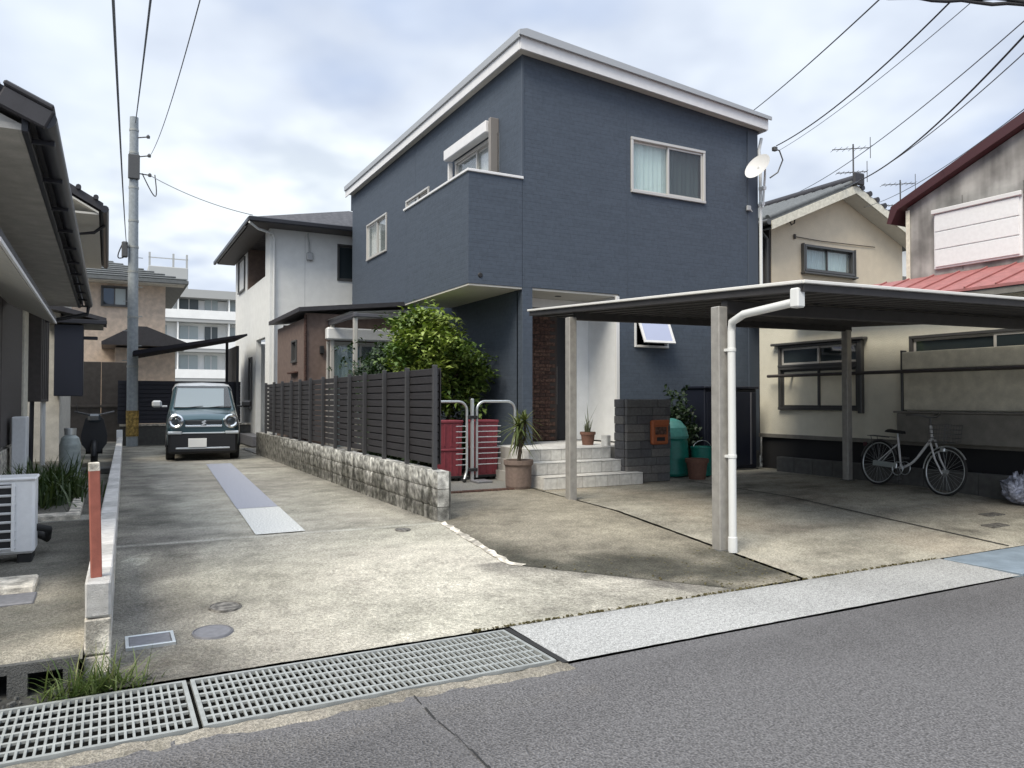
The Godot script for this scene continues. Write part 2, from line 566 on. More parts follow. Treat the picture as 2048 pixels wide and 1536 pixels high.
	M.carglass = mat(Color(0.10, 0.12, 0.13), 0.03, {"alpha": 0.3})
	M.shade = mat(Color(0.40, 0.48, 0.53), 0.5)
	M.chrome = mat(Color(0.7, 0.72, 0.74), 0.15, {"metal": 0.95})
	M.lens = mat(Color(0.04, 0.05, 0.06), 0.05, {"spec": 0.8})
	M.plate = mat(Color(0.82, 0.82, 0.80), 0.5)
	M.bikewhite = mat(Color(0.62, 0.62, 0.63), 0.35)
	M.bag = mat(Color(0.3, 0.32, 0.4), 0.25, {"alpha": 0.97, "tex": blot, "scale": 3.0})
	M.iron = mat(Color(0.17, 0.16, 0.145), 0.7, {"metal": 0.4, "tex": blot, "scale": 3.0})
	M.lidgrey = mat(Color(0.19, 0.19, 0.205), 0.6, {"metal": 0.2, "tex": soft, "scale": 3.0})
	M.moss = mat(Color(0.09, 0.08, 0.06), 0.95, {"tex": blot, "scale": 3.0})
	M.canopyglass = mat(Color(0.5, 0.52, 0.52), 0.3, {"alpha": 0.45})
	M.mattdark = mat(Color(0.02, 0.02, 0.026), 0.95, {"spec": 0.2})
	M.tintpane = mat(Color(0.42, 0.46, 0.62), 0.15)
	M.eaveboard = mat(Color(0.42, 0.41, 0.39), 0.9, {"tex": soft, "scale": 0.6})
	M.taupe = mat(Color(0.27, 0.25, 0.235), 0.5, {"metal": 0.2})
	M.gas = mat(Color(0.33, 0.37, 0.36), 0.5, {"tex": soft, "scale": 2.0})


func make_sky() -> PanoramaSkyMaterial:
	var w := 2048
	var h := 1024
	var im := Image.create(w, h, false, Image.FORMAT_RGBF)
	im.fill(Color(0.30, 0.29, 0.27))
	var a := FastNoiseLite.new()
	a.seed = 11; a.frequency = 0.55; a.fractal_octaves = 5; a.fractal_gain = 0.5
	var b := FastNoiseLite.new()
	b.seed = 23; b.frequency = 1.5; b.fractal_octaves = 4
	var fine_n := FastNoiseLite.new()
	fine_n.seed = 41; fine_n.frequency = 4.0; fine_n.fractal_octaves = 4
	var puffs := [[-8.2, 14.0, 9.0, 6.0, 1.0], [-14.0, 10.0, 8.0, 3.2, 0.6], [2.5, 9.0, 12.0, 3.0, 0.35], [60.0, 17.0, 15.0, 6.0, 0.45], [28.0, 24.0, 26.0, 9.0, 0.4], [-60, 15, 22, 7, 0.6], [120, 18, 30, 8, 0.6], [200, 14, 30, 7, 0.6]]
	var gaps := [[-3.5, 9.0, 5.0, 2.6, 1.0], [1.0, 6.0, 7.0, 2.5, 0.55], [-12.0, 16.0, 6.0, 2.2, 0.3], [-75, 9, 12, 4, 0.7], [140, 10, 16, 4, 0.7]]
	for y in range(0, h / 2 + 14):
		var el := PI / 2 - (y + 0.5) / h * PI
		var se := maxf(sin(el), 0.0)
		for x in w:
			var az := ((x + 0.5) / w - 0.5) * TAU
			var ce := cos(el)
			var k := 1.0 / (se + 0.16)
			var px := sin(az) * ce * k
			var pz := -cos(az) * ce * k
			var f := a.get_noise_3d(px, 0.3, pz) * 0.9 + 0.5
			var g := b.get_noise_3d(px, 1.7, pz)
			var cover := clampf(f * 1.1 + g * 0.25 + 0.22, 0, 1)
			var azd := rad_to_deg(az)
			var eld := rad_to_deg(el)
			var puff := 0.0
			var wob := g * 5.0
			for q in puffs:
				var dx := wrapf(azd - q[0], -180, 180) + wob
				var dy: float = eld - q[1] + wob * 0.5
				puff = maxf(puff, q[4] * clampf(1.6 - 1.5 * sqrt(dx * dx / (q[2] * q[2]) + dy * dy / (q[3] * q[3])), 0, 1))
			var gap := 0.0
			for q in gaps:
				var dx := wrapf(azd - q[0], -180, 180) + wob
				var dy: float = eld - q[1] + wob * 0.4
				gap = maxf(gap, q[4] * exp(-(dx * dx / (q[2] * q[2]) + dy * dy / (q[3] * q[3]))))
			var haze := exp(-se * 9.0)
			var blue := Color(0.24, 0.38, 0.68).lerp(Color(0.50, 0.62, 0.80), haze)
			var d3 := fine_n.get_noise_3d(px, 4.1, pz)
			var grey := Color(0.385, 0.445, 0.565).lerp(Color(0.66, 0.715, 0.79), clampf(0.12 + f * 0.75 + g * 0.6 + d3 * 0.25, 0, 1))
			# thinner, brighter cloud towards the sun on the left and overhead
			grey *= 1.0 + 0.95 * smoothstep(0.42, 0.95, se)
			var toright := clampf((azd - 5.0) / 45.0, 0, 1)
			grey = grey.lerp(Color(0.60, 0.675, 0.77), 0.5 * toright * clampf(1.0 - se * 1.2, 0, 1))
			var c := blue.lerp(grey, clampf(cover + 0.35 * toright + 0.26 - gap * 0.9, 0, 1))
			c = c.lerp(Color(0.76, 0.81, 0.835).lerp(Color(0.56, 0.62, 0.68), clampf(0.5 - g * 1.6 - d3 * 0.8, 0, 1)), smoothstep(0.0, 0.75, puff + d3 * 0.25 * float(puff > 0.02)) * 0.9)
			c = c.lerp(Color(0.62, 0.70, 0.79), 0.6 * haze * haze)
			im.set_pixel(x, y, c)
	var m := PanoramaSkyMaterial.new()
	m.panorama = ImageTexture.create_from_image(im)
	return m


func _ready() -> void:
	rng.seed = 20240611
	var cam := Camera3D.new()
	cam.name = "camera"
	cam.position = Vector3(0, 1.28, 0)
	cam.rotation_order = EULER_ORDER_YXZ
	cam.rotation = Vector3(atan(32.0 / 1520.0), deg_to_rad(-28.0), 0)
	cam.fov = rad_to_deg(2 * atan(768.0 / 1520.0))
	cam.near = 0.05
	cam.far = 2000.0
	add_child(cam)
	cam.current = true
	var env := Environment.new()
	env.background_mode = Environment.BG_SKY
	env.sky = Sky.new()
	env.sky.sky_material = make_sky()
	env.background_energy_multiplier = 0.92
	env.tonemap_mode = Environment.TONE_MAPPER_LINEAR
	env.tonemap_exposure = 1.52
	env.sdfgi_enabled = true
	env.ssao_enabled = true
	env.ssil_enabled = true
	var we := WorldEnvironment.new()
	we.name = "world_environment"
	we.environment = env
	add_child(we)
	var sun := DirectionalLight3D.new()
	sun.name = "sun"
	sun.light_energy = 0.72
	sun.light_color = Color(1.0, 0.96, 0.88)
	sun.light_angular_distance = 28.0
	sun.shadow_enabled = true
	add_child(sun)
	sun.look_at_from_position(Vector3(-0.68, 1.0, 0.40) * 50.0, Vector3.ZERO)

	make_materials()
	build_ground()
	build_navy_house()
	build_white_house()
	build_annex()
	build_left_house()
	build_right_houses()
	build_background()
	build_carport()
	build_fence_and_walls()
	build_entrance()
	build_car()
	build_bicycle()
	build_left_things()
	build_right_things()
	build_plants()
	build_pole_and_wires()


var nz_a: FastNoiseLite
var nz_b: FastNoiseLite
var nz_c: FastNoiseLite
var nz_d: FastNoiseLite


func stain(s: float, t: float, streaks: float) -> float:
	# light and dark blotches of weathered concrete, about 0.5 to 1.2
	var a := nz_a.get_noise_2d(s, t)
	var b := nz_b.get_noise_2d(s * 0.6, t * 1.5)
	var d := nz_c.get_noise_2d(s, t)
	var e := nz_d.get_noise_2d(s, t)
	var spots := smoothstep(0.10, 0.42, nz_b.get_noise_2d(s * 1.7 + 31.0, t * 2.1) + d * 0.35)
	return 1.0 + a * 0.30 + b * 0.30 * streaks + d * 0.24 + e * 0.14 - spots * 0.20


func bump(x: float, a: float, b: float, soft: float) -> float:
	return smoothstep(a - soft, a + soft, x) * (1.0 - smoothstep(b - soft, b + soft, x))


func sheet(t0: float, t1: float, left: Callable, right: Callable, step: float, height: Callable, colour: Callable) -> MB:
	var mb := MB.new()
	var rows := []
	var cols := []
	var wid := 0.0
	for k in 12:
		var tt := lerpf(t0, t1, k / 11.0)
		wid = maxf(wid, right.call(tt) - left.call(tt))
	var nu := maxi(2, int(wid / step))
	var nv := maxi(2, int((t1 - t0) / step))
	for i in nv + 1:
		var t := lerpf(t0, t1, float(i) / nv)
		var a: float = left.call(t)
		var b: float = right.call(t)
		var row := []
		var cr := []
		for j in nu + 1:
			var s := lerpf(a, b, float(j) / nu)
			row.append(T(s, height.call(s, t), t))
			cr.append(colour.call(s, t))
		rows.append(row); cols.append(cr)
	mb.grid(rows, cols)
	return mb


func lip(t: float) -> float:       # where the left driveway meets the stained ramp
	if t < 5.58: return lerpf(4.25, 2.95, clampf((t - 4.25) / 1.33, 0, 1))
	return lerpf(2.95, 3.08, clampf((t - 5.58) / 1.8, 0, 1))


func slot(t: float) -> float:      # the drain slot along the carport
	return lerpf(4.90, 5.38, clampf((t - 4.25) / 4.95, 0, 1.05))


func build_ground() -> void:
	nz_a = FastNoiseLite.new(); nz_a.seed = 5; nz_a.frequency = 0.45; nz_a.fractal_octaves = 5
	nz_b = FastNoiseLite.new(); nz_b.seed = 6; nz_b.frequency = 1.1; nz_b.fractal_octaves = 4
	nz_c = FastNoiseLite.new(); nz_c.seed = 7; nz_c.frequency = 6.0; nz_c.fractal_octaves = 3
	nz_d = FastNoiseLite.new(); nz_d.seed = 8; nz_d.frequency = 17.0; nz_d.fractal_octaves = 2
	var g := MB.new()
	g.quad(T(-400, -0.72, -300), T(400, -0.72, -300), T(400, -0.72, 500), T(-400, -0.72, 500), T(0, -9, 0))
	struct("ground", g, M.ground)
	var back := MB.new()
	back.quad(T(-60, -0.03, 9.4), T(60, -0.03, 9.4), T(60, -0.03, 200), T(-60, -0.03, 200), T(0, -9, 0))
	back.quad(T(11.3, -0.1, 3.6), T(60, -0.1, 3.6), T(60, -0.03, 9.4), T(11.3, -0.03, 9.4), T(0, -9, 0))
	struct("earth_yard", back, M.ground)
	# the street
	var base := Color(1, 1, 1)
	var road_c := func(s: float, t: float) -> Color:
		var v := 1.03 + nz_a.get_noise_2d(s * 0.4, t * 0.9) * 0.24 + nz_b.get_noise_2d(s * 0.3, t * 1.2) * 0.12 + nz_c.get_noise_2d(s, t) * 0.10 + 0.07 * bump(t, 1.2, 2.0, 0.4) - 0.10 * bump(t, 2.9, 3.5, 0.2)
		var edge := smoothstep(3.15, 3.55, t + nz_b.get_noise_2d(s, t) * 0.15) if s < 2.2 else 0.0
		return (base * v).lerp(Color(1.5, 1.42, 1.25), edge * 0.5)
	var road_edge := func(s: float) -> float: return 3.55
	var mb := sheet(-5.0, 3.56, func(_t: float) -> float: return -9.0, func(_t: float) -> float: return 12.0, 0.07, func(s: float, t: float) -> float: return -0.165 - 0.012 * clampf((3.56 - t) / 3.0, -1, 1) + nz_a.get_noise_2d(s, t) * 0.004, road_c)
	var r := struct("road", mb, M.asphalt)
	var far_mb := MB.new()
	far_mb.quad(T(-120, -0.175, -5), T(-9, -0.175, -5), T(-9, -0.165, 3.56), T(-120, -0.165, 3.56), T(0, -9, 0))
	far_mb.quad(T(12, -0.175, -5), T(120, -0.175, -5), T(120, -0.165, 3.56), T(12, -0.165, 3.56), T(0, -9, 0))
	far_mb.quad(T(-120, -0.19, -40), T(120, -0.19, -40), T(120, -0.175, -5), T(-120, -0.175, -5), T(0, -9, 0))
	obj("road_surface", far_mb, M.asphalt, r)
	# tar seam across the asphalt
	var crack := MB.new()
	var pts := []
	for k in 26:
		var t := lerpf(3.52, -0.5, k / 25.0)
		pts.append([1.33 + rng.randf_range(-0.012, 0.012), t])
	for k in 25:
		var w := 0.0035 + 0.002 * sin(k * 1.7)
		crack.quad(T(pts[k][0] - w, -0.158, pts[k][1]), T(pts[k][0] + w, -0.158, pts[k][1]), T(pts[k + 1][0] + w, -0.166, pts[k + 1][1]), T(pts[k + 1][0] - w, -0.166, pts[k + 1][1]), T(1.3, -5, 2))
	obj("seam", crack, M.rubber, r)
	# the gutter under the gratings
	var gt := MB.new()
	gt.box(ID, T(-9, -0.66, 3.5), T(12, -0.60, 4.3))
	gt.box(ID, T(-9, -0.60, 3.5), T(12, -0.185, 3.565))
	gt.box(ID, T(-9, -0.60, 4.24), T(12, -0.175, 4.3))
	struct("street_gutter", gt, M.gutter)
	# rough mortar edge between the grating and the asphalt
	var me := sheet(3.44, 3.585, func(_t: float) -> float: return -9.0, func(_t: float) -> float: return 2.24, 0.045, func(s: float, t: float) -> float: return -0.158 + nz_c.get_noise_2d(s, t) * 0.014 - 0.03 * (1.0 - smoothstep(3.44, 3.50 + nz_b.get_noise_2d(s * 2.0, 0) * 0.05, t)), func(s: float, t: float) -> Color: return Color(0.30, 0.275, 0.23) * clampf(stain(s * 2.0, t, 1.0), 0.4, 1.3))
	struct("mortar_edge", me, M.concrete)

	# left driveway
	var drive := func(s: float, t: float) -> Color:
		var v := stain(s, t, 0.8)
		var c := Color(0.465, 0.44, 0.372)
		var damp := (1.0 - smoothstep(0.45, 1.05 + nz_a.get_noise_2d(s, t * 0.6) * 0.8 + nz_b.get_noise_2d(s, t) * 0.3, s)) * 0.74
		damp = maxf(damp, 0.5 * bump(t, 10.5, 22.0, 2.5) * (0.55 + 0.45 * nz_b.get_noise_2d(s * 0.6, t * 0.8)))
		damp = maxf(damp, 0.55 * (1.0 - smoothstep(0.05, 0.32, 3.1 - s + nz_b.get_noise_2d(s, t) * 0.1)) * smoothstep(7.0, 7.8, t))
		damp = maxf(damp, 0.35 * bump(t, 7.5, 9.6, 0.4) * (1.0 - smoothstep(0.7, 1.3, s)))
		if t < 5.7: damp = maxf(damp, 0.75 * (1.0 - smoothstep(0.0, 0.42, lip(t) - s + nz_b.get_noise_2d(s * 1.3, t * 1.3) * 0.35)))
		var bright := 0.22 * bump(t, 4.6, 6.9, 0.7) * smoothstep(0.9, 2.4, s)
		c = c.lerp(Color(0.175, 0.165, 0.145), clampf(damp * (1.0 + nz_b.get_noise_2d(s, t) * 0.7), 0, 1))
		c = c * (v + bright)
		var jt := absf(t - 7.50 + 0.04 * s + 0.03 * nz_b.get_noise_2d(s, 3.0))
		if jt < 0.07: c = c.lerp(Color(0.62, 0.60, 0.53), (0.8 + nz_b.get_noise_2d(s * 2.0, 8.0) * 0.8) * (1.0 - jt / 0.07))
		c.g *= 1.0 - 0.02 * nz_a.get_noise_2d(s + 40, t)
		var tex := nz_c.get_noise_2d(s * 2.2, t * 2.2)
		if t < 6.0 and s > 1.5: c = c * (1.0 + 0.3 * tex)
		c.a = 1.0
		return c
	mb = sheet(4.27, 7.4, func(_t: float) -> float: return 0.02, lip, 0.028, func(s: float, t: float) -> float: return gy(t) + 0.003 * nz_c.get_noise_2d(s, t), drive)
	var dr := struct("driveway", mb, M.concrete)
	mb = sheet(7.4, 23.2, func(t: float) -> float: return 0.02 + 0.0185 * (t - 4.5), func(t: float) -> float: return 3.14, 0.05, func(s: float, t: float) -> float: return 0.002 * nz_c.get_noise_2d(s, t), drive)
	obj("driveway_surface", mb, M.concrete, dr)
	# the two plates let into the driveway: a pale one and a bluish one, each of its own slabs
	for q in [[7.50, 9.35, 1.245, 1.70, M.whiteslab, "strip_slab"], [9.37, 16.2, 1.345, 1.80, M.bluestrip, "strip_slab"]]:
		var sm := MB.new()
		var rows := []
		var skew := 0.057
		var n := 12
		for i in n + 1:
			var t: float = lerpf(q[0], q[1], float(i) / n)
			var o: float = (t - q[0]) * skew
			rows.append([T(q[2] + o, 0.009, t), T(q[3] + o + 0.01, 0.009, t)])
		sm.grid(rows)
		var sl := obj(q[5], sm, q[4], dr)
		if q[4] == M.bluestrip: sl.set_meta("label", "bluish grey strip")

	# stained ramp between the driveway and the carport
	var ramp := func(s: float, t: float) -> Color:
		var v := stain(s + 9, t, 0.6)
		var c := Color(0.325, 0.295, 0.235)
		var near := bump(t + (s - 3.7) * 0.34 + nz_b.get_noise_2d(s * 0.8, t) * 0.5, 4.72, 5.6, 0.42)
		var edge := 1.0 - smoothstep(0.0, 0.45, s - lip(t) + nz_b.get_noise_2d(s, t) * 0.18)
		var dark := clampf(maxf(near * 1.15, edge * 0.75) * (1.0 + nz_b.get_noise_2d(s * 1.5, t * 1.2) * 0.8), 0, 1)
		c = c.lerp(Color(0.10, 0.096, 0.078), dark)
		c = c.lerp(Color(0.46, 0.42, 0.33), 0.55 * bump(s, 4.3, 4.95, 0.3) * bump(t, 5.2, 8.0, 0.7))
		c = c * v
		c.a = 1.0
		return c
	mb = sheet(4.27, 9.5, func(t: float) -> float: return lip(t) + 0.012, func(t: float) -> float: return slot(t) - 0.04, 0.032, func(s: float, t: float) -> float: return gy(t) + 0.012 * smoothstep(0.0, 0.25, s - lip(t)) + 0.004 * nz_c.get_noise_2d(s, t), ramp)
	struct("ramp", mb, M.concrete)
	var lm := MB.new()
	var lr := [[], []]
	for k in 30:
		var t := lerpf(5.5, 7.35, k / 29.0)
		lr[0].append(T(lip(t) - 0.03 + nz_c.get_noise_2d(t * 3, 0) * 0.025, gy(t) + 0.006, t))
		lr[1].append(T(lip(t) + 0.03 + nz_c.get_noise_2d(t * 3, 9) * 0.035, gy(t) + 0.016, t))
	lm.grid(lr)
	struct("pale_joint", lm, M.foundation)

	# carport slab with its drain slot
	var slab := func(s: float, t: float) -> Color:
		var v := stain(s + 23, t * 1.1, 1.0)
		var c := Color(0.48, 0.452, 0.378)
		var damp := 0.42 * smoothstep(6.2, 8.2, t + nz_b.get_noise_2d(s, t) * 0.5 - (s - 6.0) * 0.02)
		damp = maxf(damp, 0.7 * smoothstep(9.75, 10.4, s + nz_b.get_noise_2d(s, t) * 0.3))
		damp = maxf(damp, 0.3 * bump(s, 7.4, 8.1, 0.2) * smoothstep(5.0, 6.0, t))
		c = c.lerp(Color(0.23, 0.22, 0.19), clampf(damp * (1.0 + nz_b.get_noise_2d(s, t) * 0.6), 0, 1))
		c = c.lerp(Color(0.36, 0.27, 0.2), 0.25 * clampf(nz_a.get_noise_2d(s + 77, t) * 2.0, 0, 1))
		c = c * v
		c.a = 1.0
		return c
	mb = sheet(4.27, 11.0, func(t: float) -> float: return slot(t) + 0.04, func(_t: float) -> float: return 11.0, 0.05, func(s: float, t: float) -> float: return gy(t) + 0.003 * nz_c.get_noise_2d(s, t), slab)
	var cs := struct("carport_slab", mb, M.concrete)
	var sm2 := MB.new()
	for k in 20:
		var ta := lerpf(4.27, 9.3, k / 20.0)
		var tb := lerpf(4.27, 9.3, (k + 1) / 20.0)
		sm2.quad(T(slot(ta) - 0.045, gy(ta) - 0.09, ta), T(slot(ta) + 0.045, gy(ta) - 0.09, ta), T(slot(tb) + 0.045, gy(tb) - 0.09, tb), T(slot(tb) - 0.045, gy(tb) - 0.09, tb), T(5, -4, 6))
	obj("drain_slot", sm2, M.gutter, cs)
	for q in [[7.78, 4.3, 8.0, 7.8], [8.0, 7.8, 8.1, 9.3]]:
		var sj := MB.new()
		for k in 10:
			var ta := lerpf(q[1], q[3], k / 10.0)
			var tb := lerpf(q[1], q[3], (k + 1) / 10.0)
			var sa := lerpf(q[0], q[2], k / 10.0)
			var sb := lerpf(q[0], q[2], (k + 1) / 10.0)
			sj.quad(T(sa - 0.016, gy(ta) + 0.007, ta), T(sa + 0.016, gy(ta) + 0.007, ta), T(sb + 0.016, gy(tb) + 0.007, tb), T(sb - 0.016, gy(tb) + 0.007, tb), T(8, -4, 6))
		obj("seam", sj, M.gutter, cs)

	# pale gutter covers along the street and the steel plate beyond them
	var strip := func(s: float, t: float) -> Color:
		var v := 1.0 + nz_a.get_noise_2d(s, t) * 0.1 + nz_c.get_noise_2d(s * 1.5, t * 1.5) * 0.12
		v += nz_b.get_noise_2d(s, t) * 0.10
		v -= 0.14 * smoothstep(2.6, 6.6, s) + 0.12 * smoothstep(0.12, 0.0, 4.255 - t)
		return Color(v, v, v)
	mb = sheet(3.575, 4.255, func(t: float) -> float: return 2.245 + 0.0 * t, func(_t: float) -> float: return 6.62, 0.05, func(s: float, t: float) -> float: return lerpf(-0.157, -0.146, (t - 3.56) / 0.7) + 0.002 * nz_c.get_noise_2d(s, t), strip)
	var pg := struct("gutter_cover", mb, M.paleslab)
	var pe := MB.new()
	pe.box(ID, T(2.205, -0.25, 3.56), T(2.243, -0.152, 4.25))
	obj("cover_end", pe, M.rubber, pg)
	mb = MB.new()
	mb.box(ID, T(6.66, -0.2, 3.58), T(9.4, -0.146, 4.25), 0.006)
	tag(obj("steel_plate", mb, M.steelplate), "blue grey steel plate bridging the gutter before the carport", "steel plate")
	mb = MB.new()
	mb.box(ID, T(9.43, -0.2, 3.58), T(13, -0.15, 4.25), 0.006)
	tag(obj("cover_slab", mb, M.paleslab), "pale slab beyond the blue grey steel plate", "gutter slab")

	# gratings
	var spans := [[-2.6, -1.62], [-1.6, -0.62], [-0.6, 0.365], [0.385, 2.19]]
	var labs := ["steel gutter grating outermost at the left end of the row", "steel gutter grating below the culvert holes of the left yard", "steel gutter grating under the weeds at the end of the low wall", "long steel gutter grating that butts against the pale gutter covers"]
	for k in spans.size():
		var a: float = spans[k][0]
		var b: float = spans[k][1]
		var gr := thing("gutter_grating", T((a + b) / 2, -0.19, 3.92), labs[k], "grating", "steel gratings over the street gutter")
		var fr := MB.new()
		var y0 := -0.168
		var y1 := -0.148
		fr.box(ID, T(a, y0, 3.60), T(b, y1, 3.622)); fr.box(ID, T(a, y0, 4.208), T(b, y1, 4.23))
		fr.box(ID, T(a, y0, 3.622), T(a + 0.02, y1, 4.208)); fr.box(ID, T(b - 0.02, y0, 3.622), T(b, y1, 4.208))
		obj("frame", fr, M.galv, gr)
		var bw := 0.014
		for i in range(1, 6):
			var t := lerpf(3.622, 4.208, i / 6.0)
			boxed("bearing_bar", M.galv, gr, ID, T(a + 0.02, y0, t - bw / 2), T(b - 0.02, y1 - 0.002, t + bw / 2), 0.003)
		var cb := MB.new()
		var cn := int((b - a) / 0.034)
		for i in range(1, cn):
			var s := lerpf(a + 0.02, b - 0.02, float(i) / cn)
			cb.box(ID, T(s - 0.0052, y0 + 0.004, 3.622), T(s + 0.0052, y1 - 0.004, 4.208))
		tag(obj("cross_bars", cb, M.galv, gr), "", "", "", "stuff")

	# left yard
	var yard := func(s: float, t: float) -> Color:
		var v := stain(s + 51, t, 0.7)
		var c := Color(0.175, 0.168, 0.145)
		c = c.lerp(Color(0.46, 0.42, 0.34), 0.6 * bump(t + nz_b.get_noise_2d(s, t) * 0.25, 4.5, 4.85, 0.15))
		c = c.lerp(Color(0.48, 0.44, 0.36), 0.6 * bump(t, 5.75, 6.4, 0.2) * bump(s, -1.0, -0.25, 0.15))
		c = c.lerp(Color(0.5, 0.49, 0.44), 0.8 * bump(t, 9.35, 9.75, 0.06))
		c = c * v
		c.a = 1.0
		return c
	mb = sheet(4.45, 20.0, func(_t: float) -> float: return -6.0, func(t: float) -> float: return -0.1 + 0.0185 * (t - 4.5), 0.05, func(s: float, t: float) -> float: return 0.0 + 0.006 * nz_c.get_noise_2d(s, t) - 0.03 * (1.0 - smoothstep(4.45, 4.53 + 0.06 * nz_b.get_noise_2d(s, 0.0), t)), yard)
	var yd := struct("yard_floor", mb, M.concrete)
	# its broken front edge with two culvert holes
	var fm := MB.new()
	var holes := [Rect2(1.36, -0.3, 0.13, 0.235), Rect2(1.60, -0.3, 0.17, 0.24)]
	wall(fm, front(-2.0, -0.18, 4.44), 1.88, 0.165, 0.10, [Rect2(1.39, -0.02, 0.19, 0.14), Rect2(1.665, -0.02, 0.15, 0.135)])
	obj("kerb_face", fm, M.curbblock, yd)
	var hm := MB.new()
	hm.box(ID, T(-6, -0.4, 4.75), T(-0.1, -0.03, 5.2))
	hm.box(ID, T(-6, -0.25, 4.3), T(-0.1, -0.176, 4.75))
	obj("kerb_bed", hm, M.gutter, yd)
	var rub := MB.new()
	for k in 170:
		var s := rng.randf_range(-2.6, -0.12)
		var t := rng.randf_range(4.27, 4.44)
		var z := rng.randf_range(0.004, 0.016)
		var b := Basis.from_euler(Vector3(rng.randf() * 3, rng.randf() * 3, rng.randf() * 3))
		rub.box(Transform3D(b, T(s, -0.172 + z * 0.3, t)), Vector3(-z, -z * 0.7, -z), Vector3(z, z * 0.7, z), z * 0.35)
	tag(obj("rubble", rub, M.curbblock), "broken mortar crumbs along the culvert edge of the left yard", "rubble", "", "stuff")
	# pale gravel strip behind the ramp, before the garden gates
	var gv := MB.new()
	gv.grid([[T(3.1, 0.016, 9.5), T(4.2, 0.016, 9.5), T(5.42, 0.016, 9.5)], [T(3.1, 0.02, 15), T(4.2, 0.02, 15), T(5.99, 0.02, 15)], [T(3.1, 0.02, 21), T(4.2, 0.02, 21), T(5.99, 0.02, 21)]])
	tag(obj("gravel", gv, M.gravel), "pale gravel strip behind the garden gates", "gravel", "", "stuff")
	var ed := thing("tile_edging", T(4.2, 0, 9.55), "row of reddish brown edging tiles in front of the gravel strip", "edging")
	for k in 7:
		var a := 3.1 + k * 0.305
		boxed("tile", [M.brick, M.brick3][k % 2], ed, ID, T(a, -0.02, 9.50), T(a + 0.298, 0.035, 9.6), 0.006)


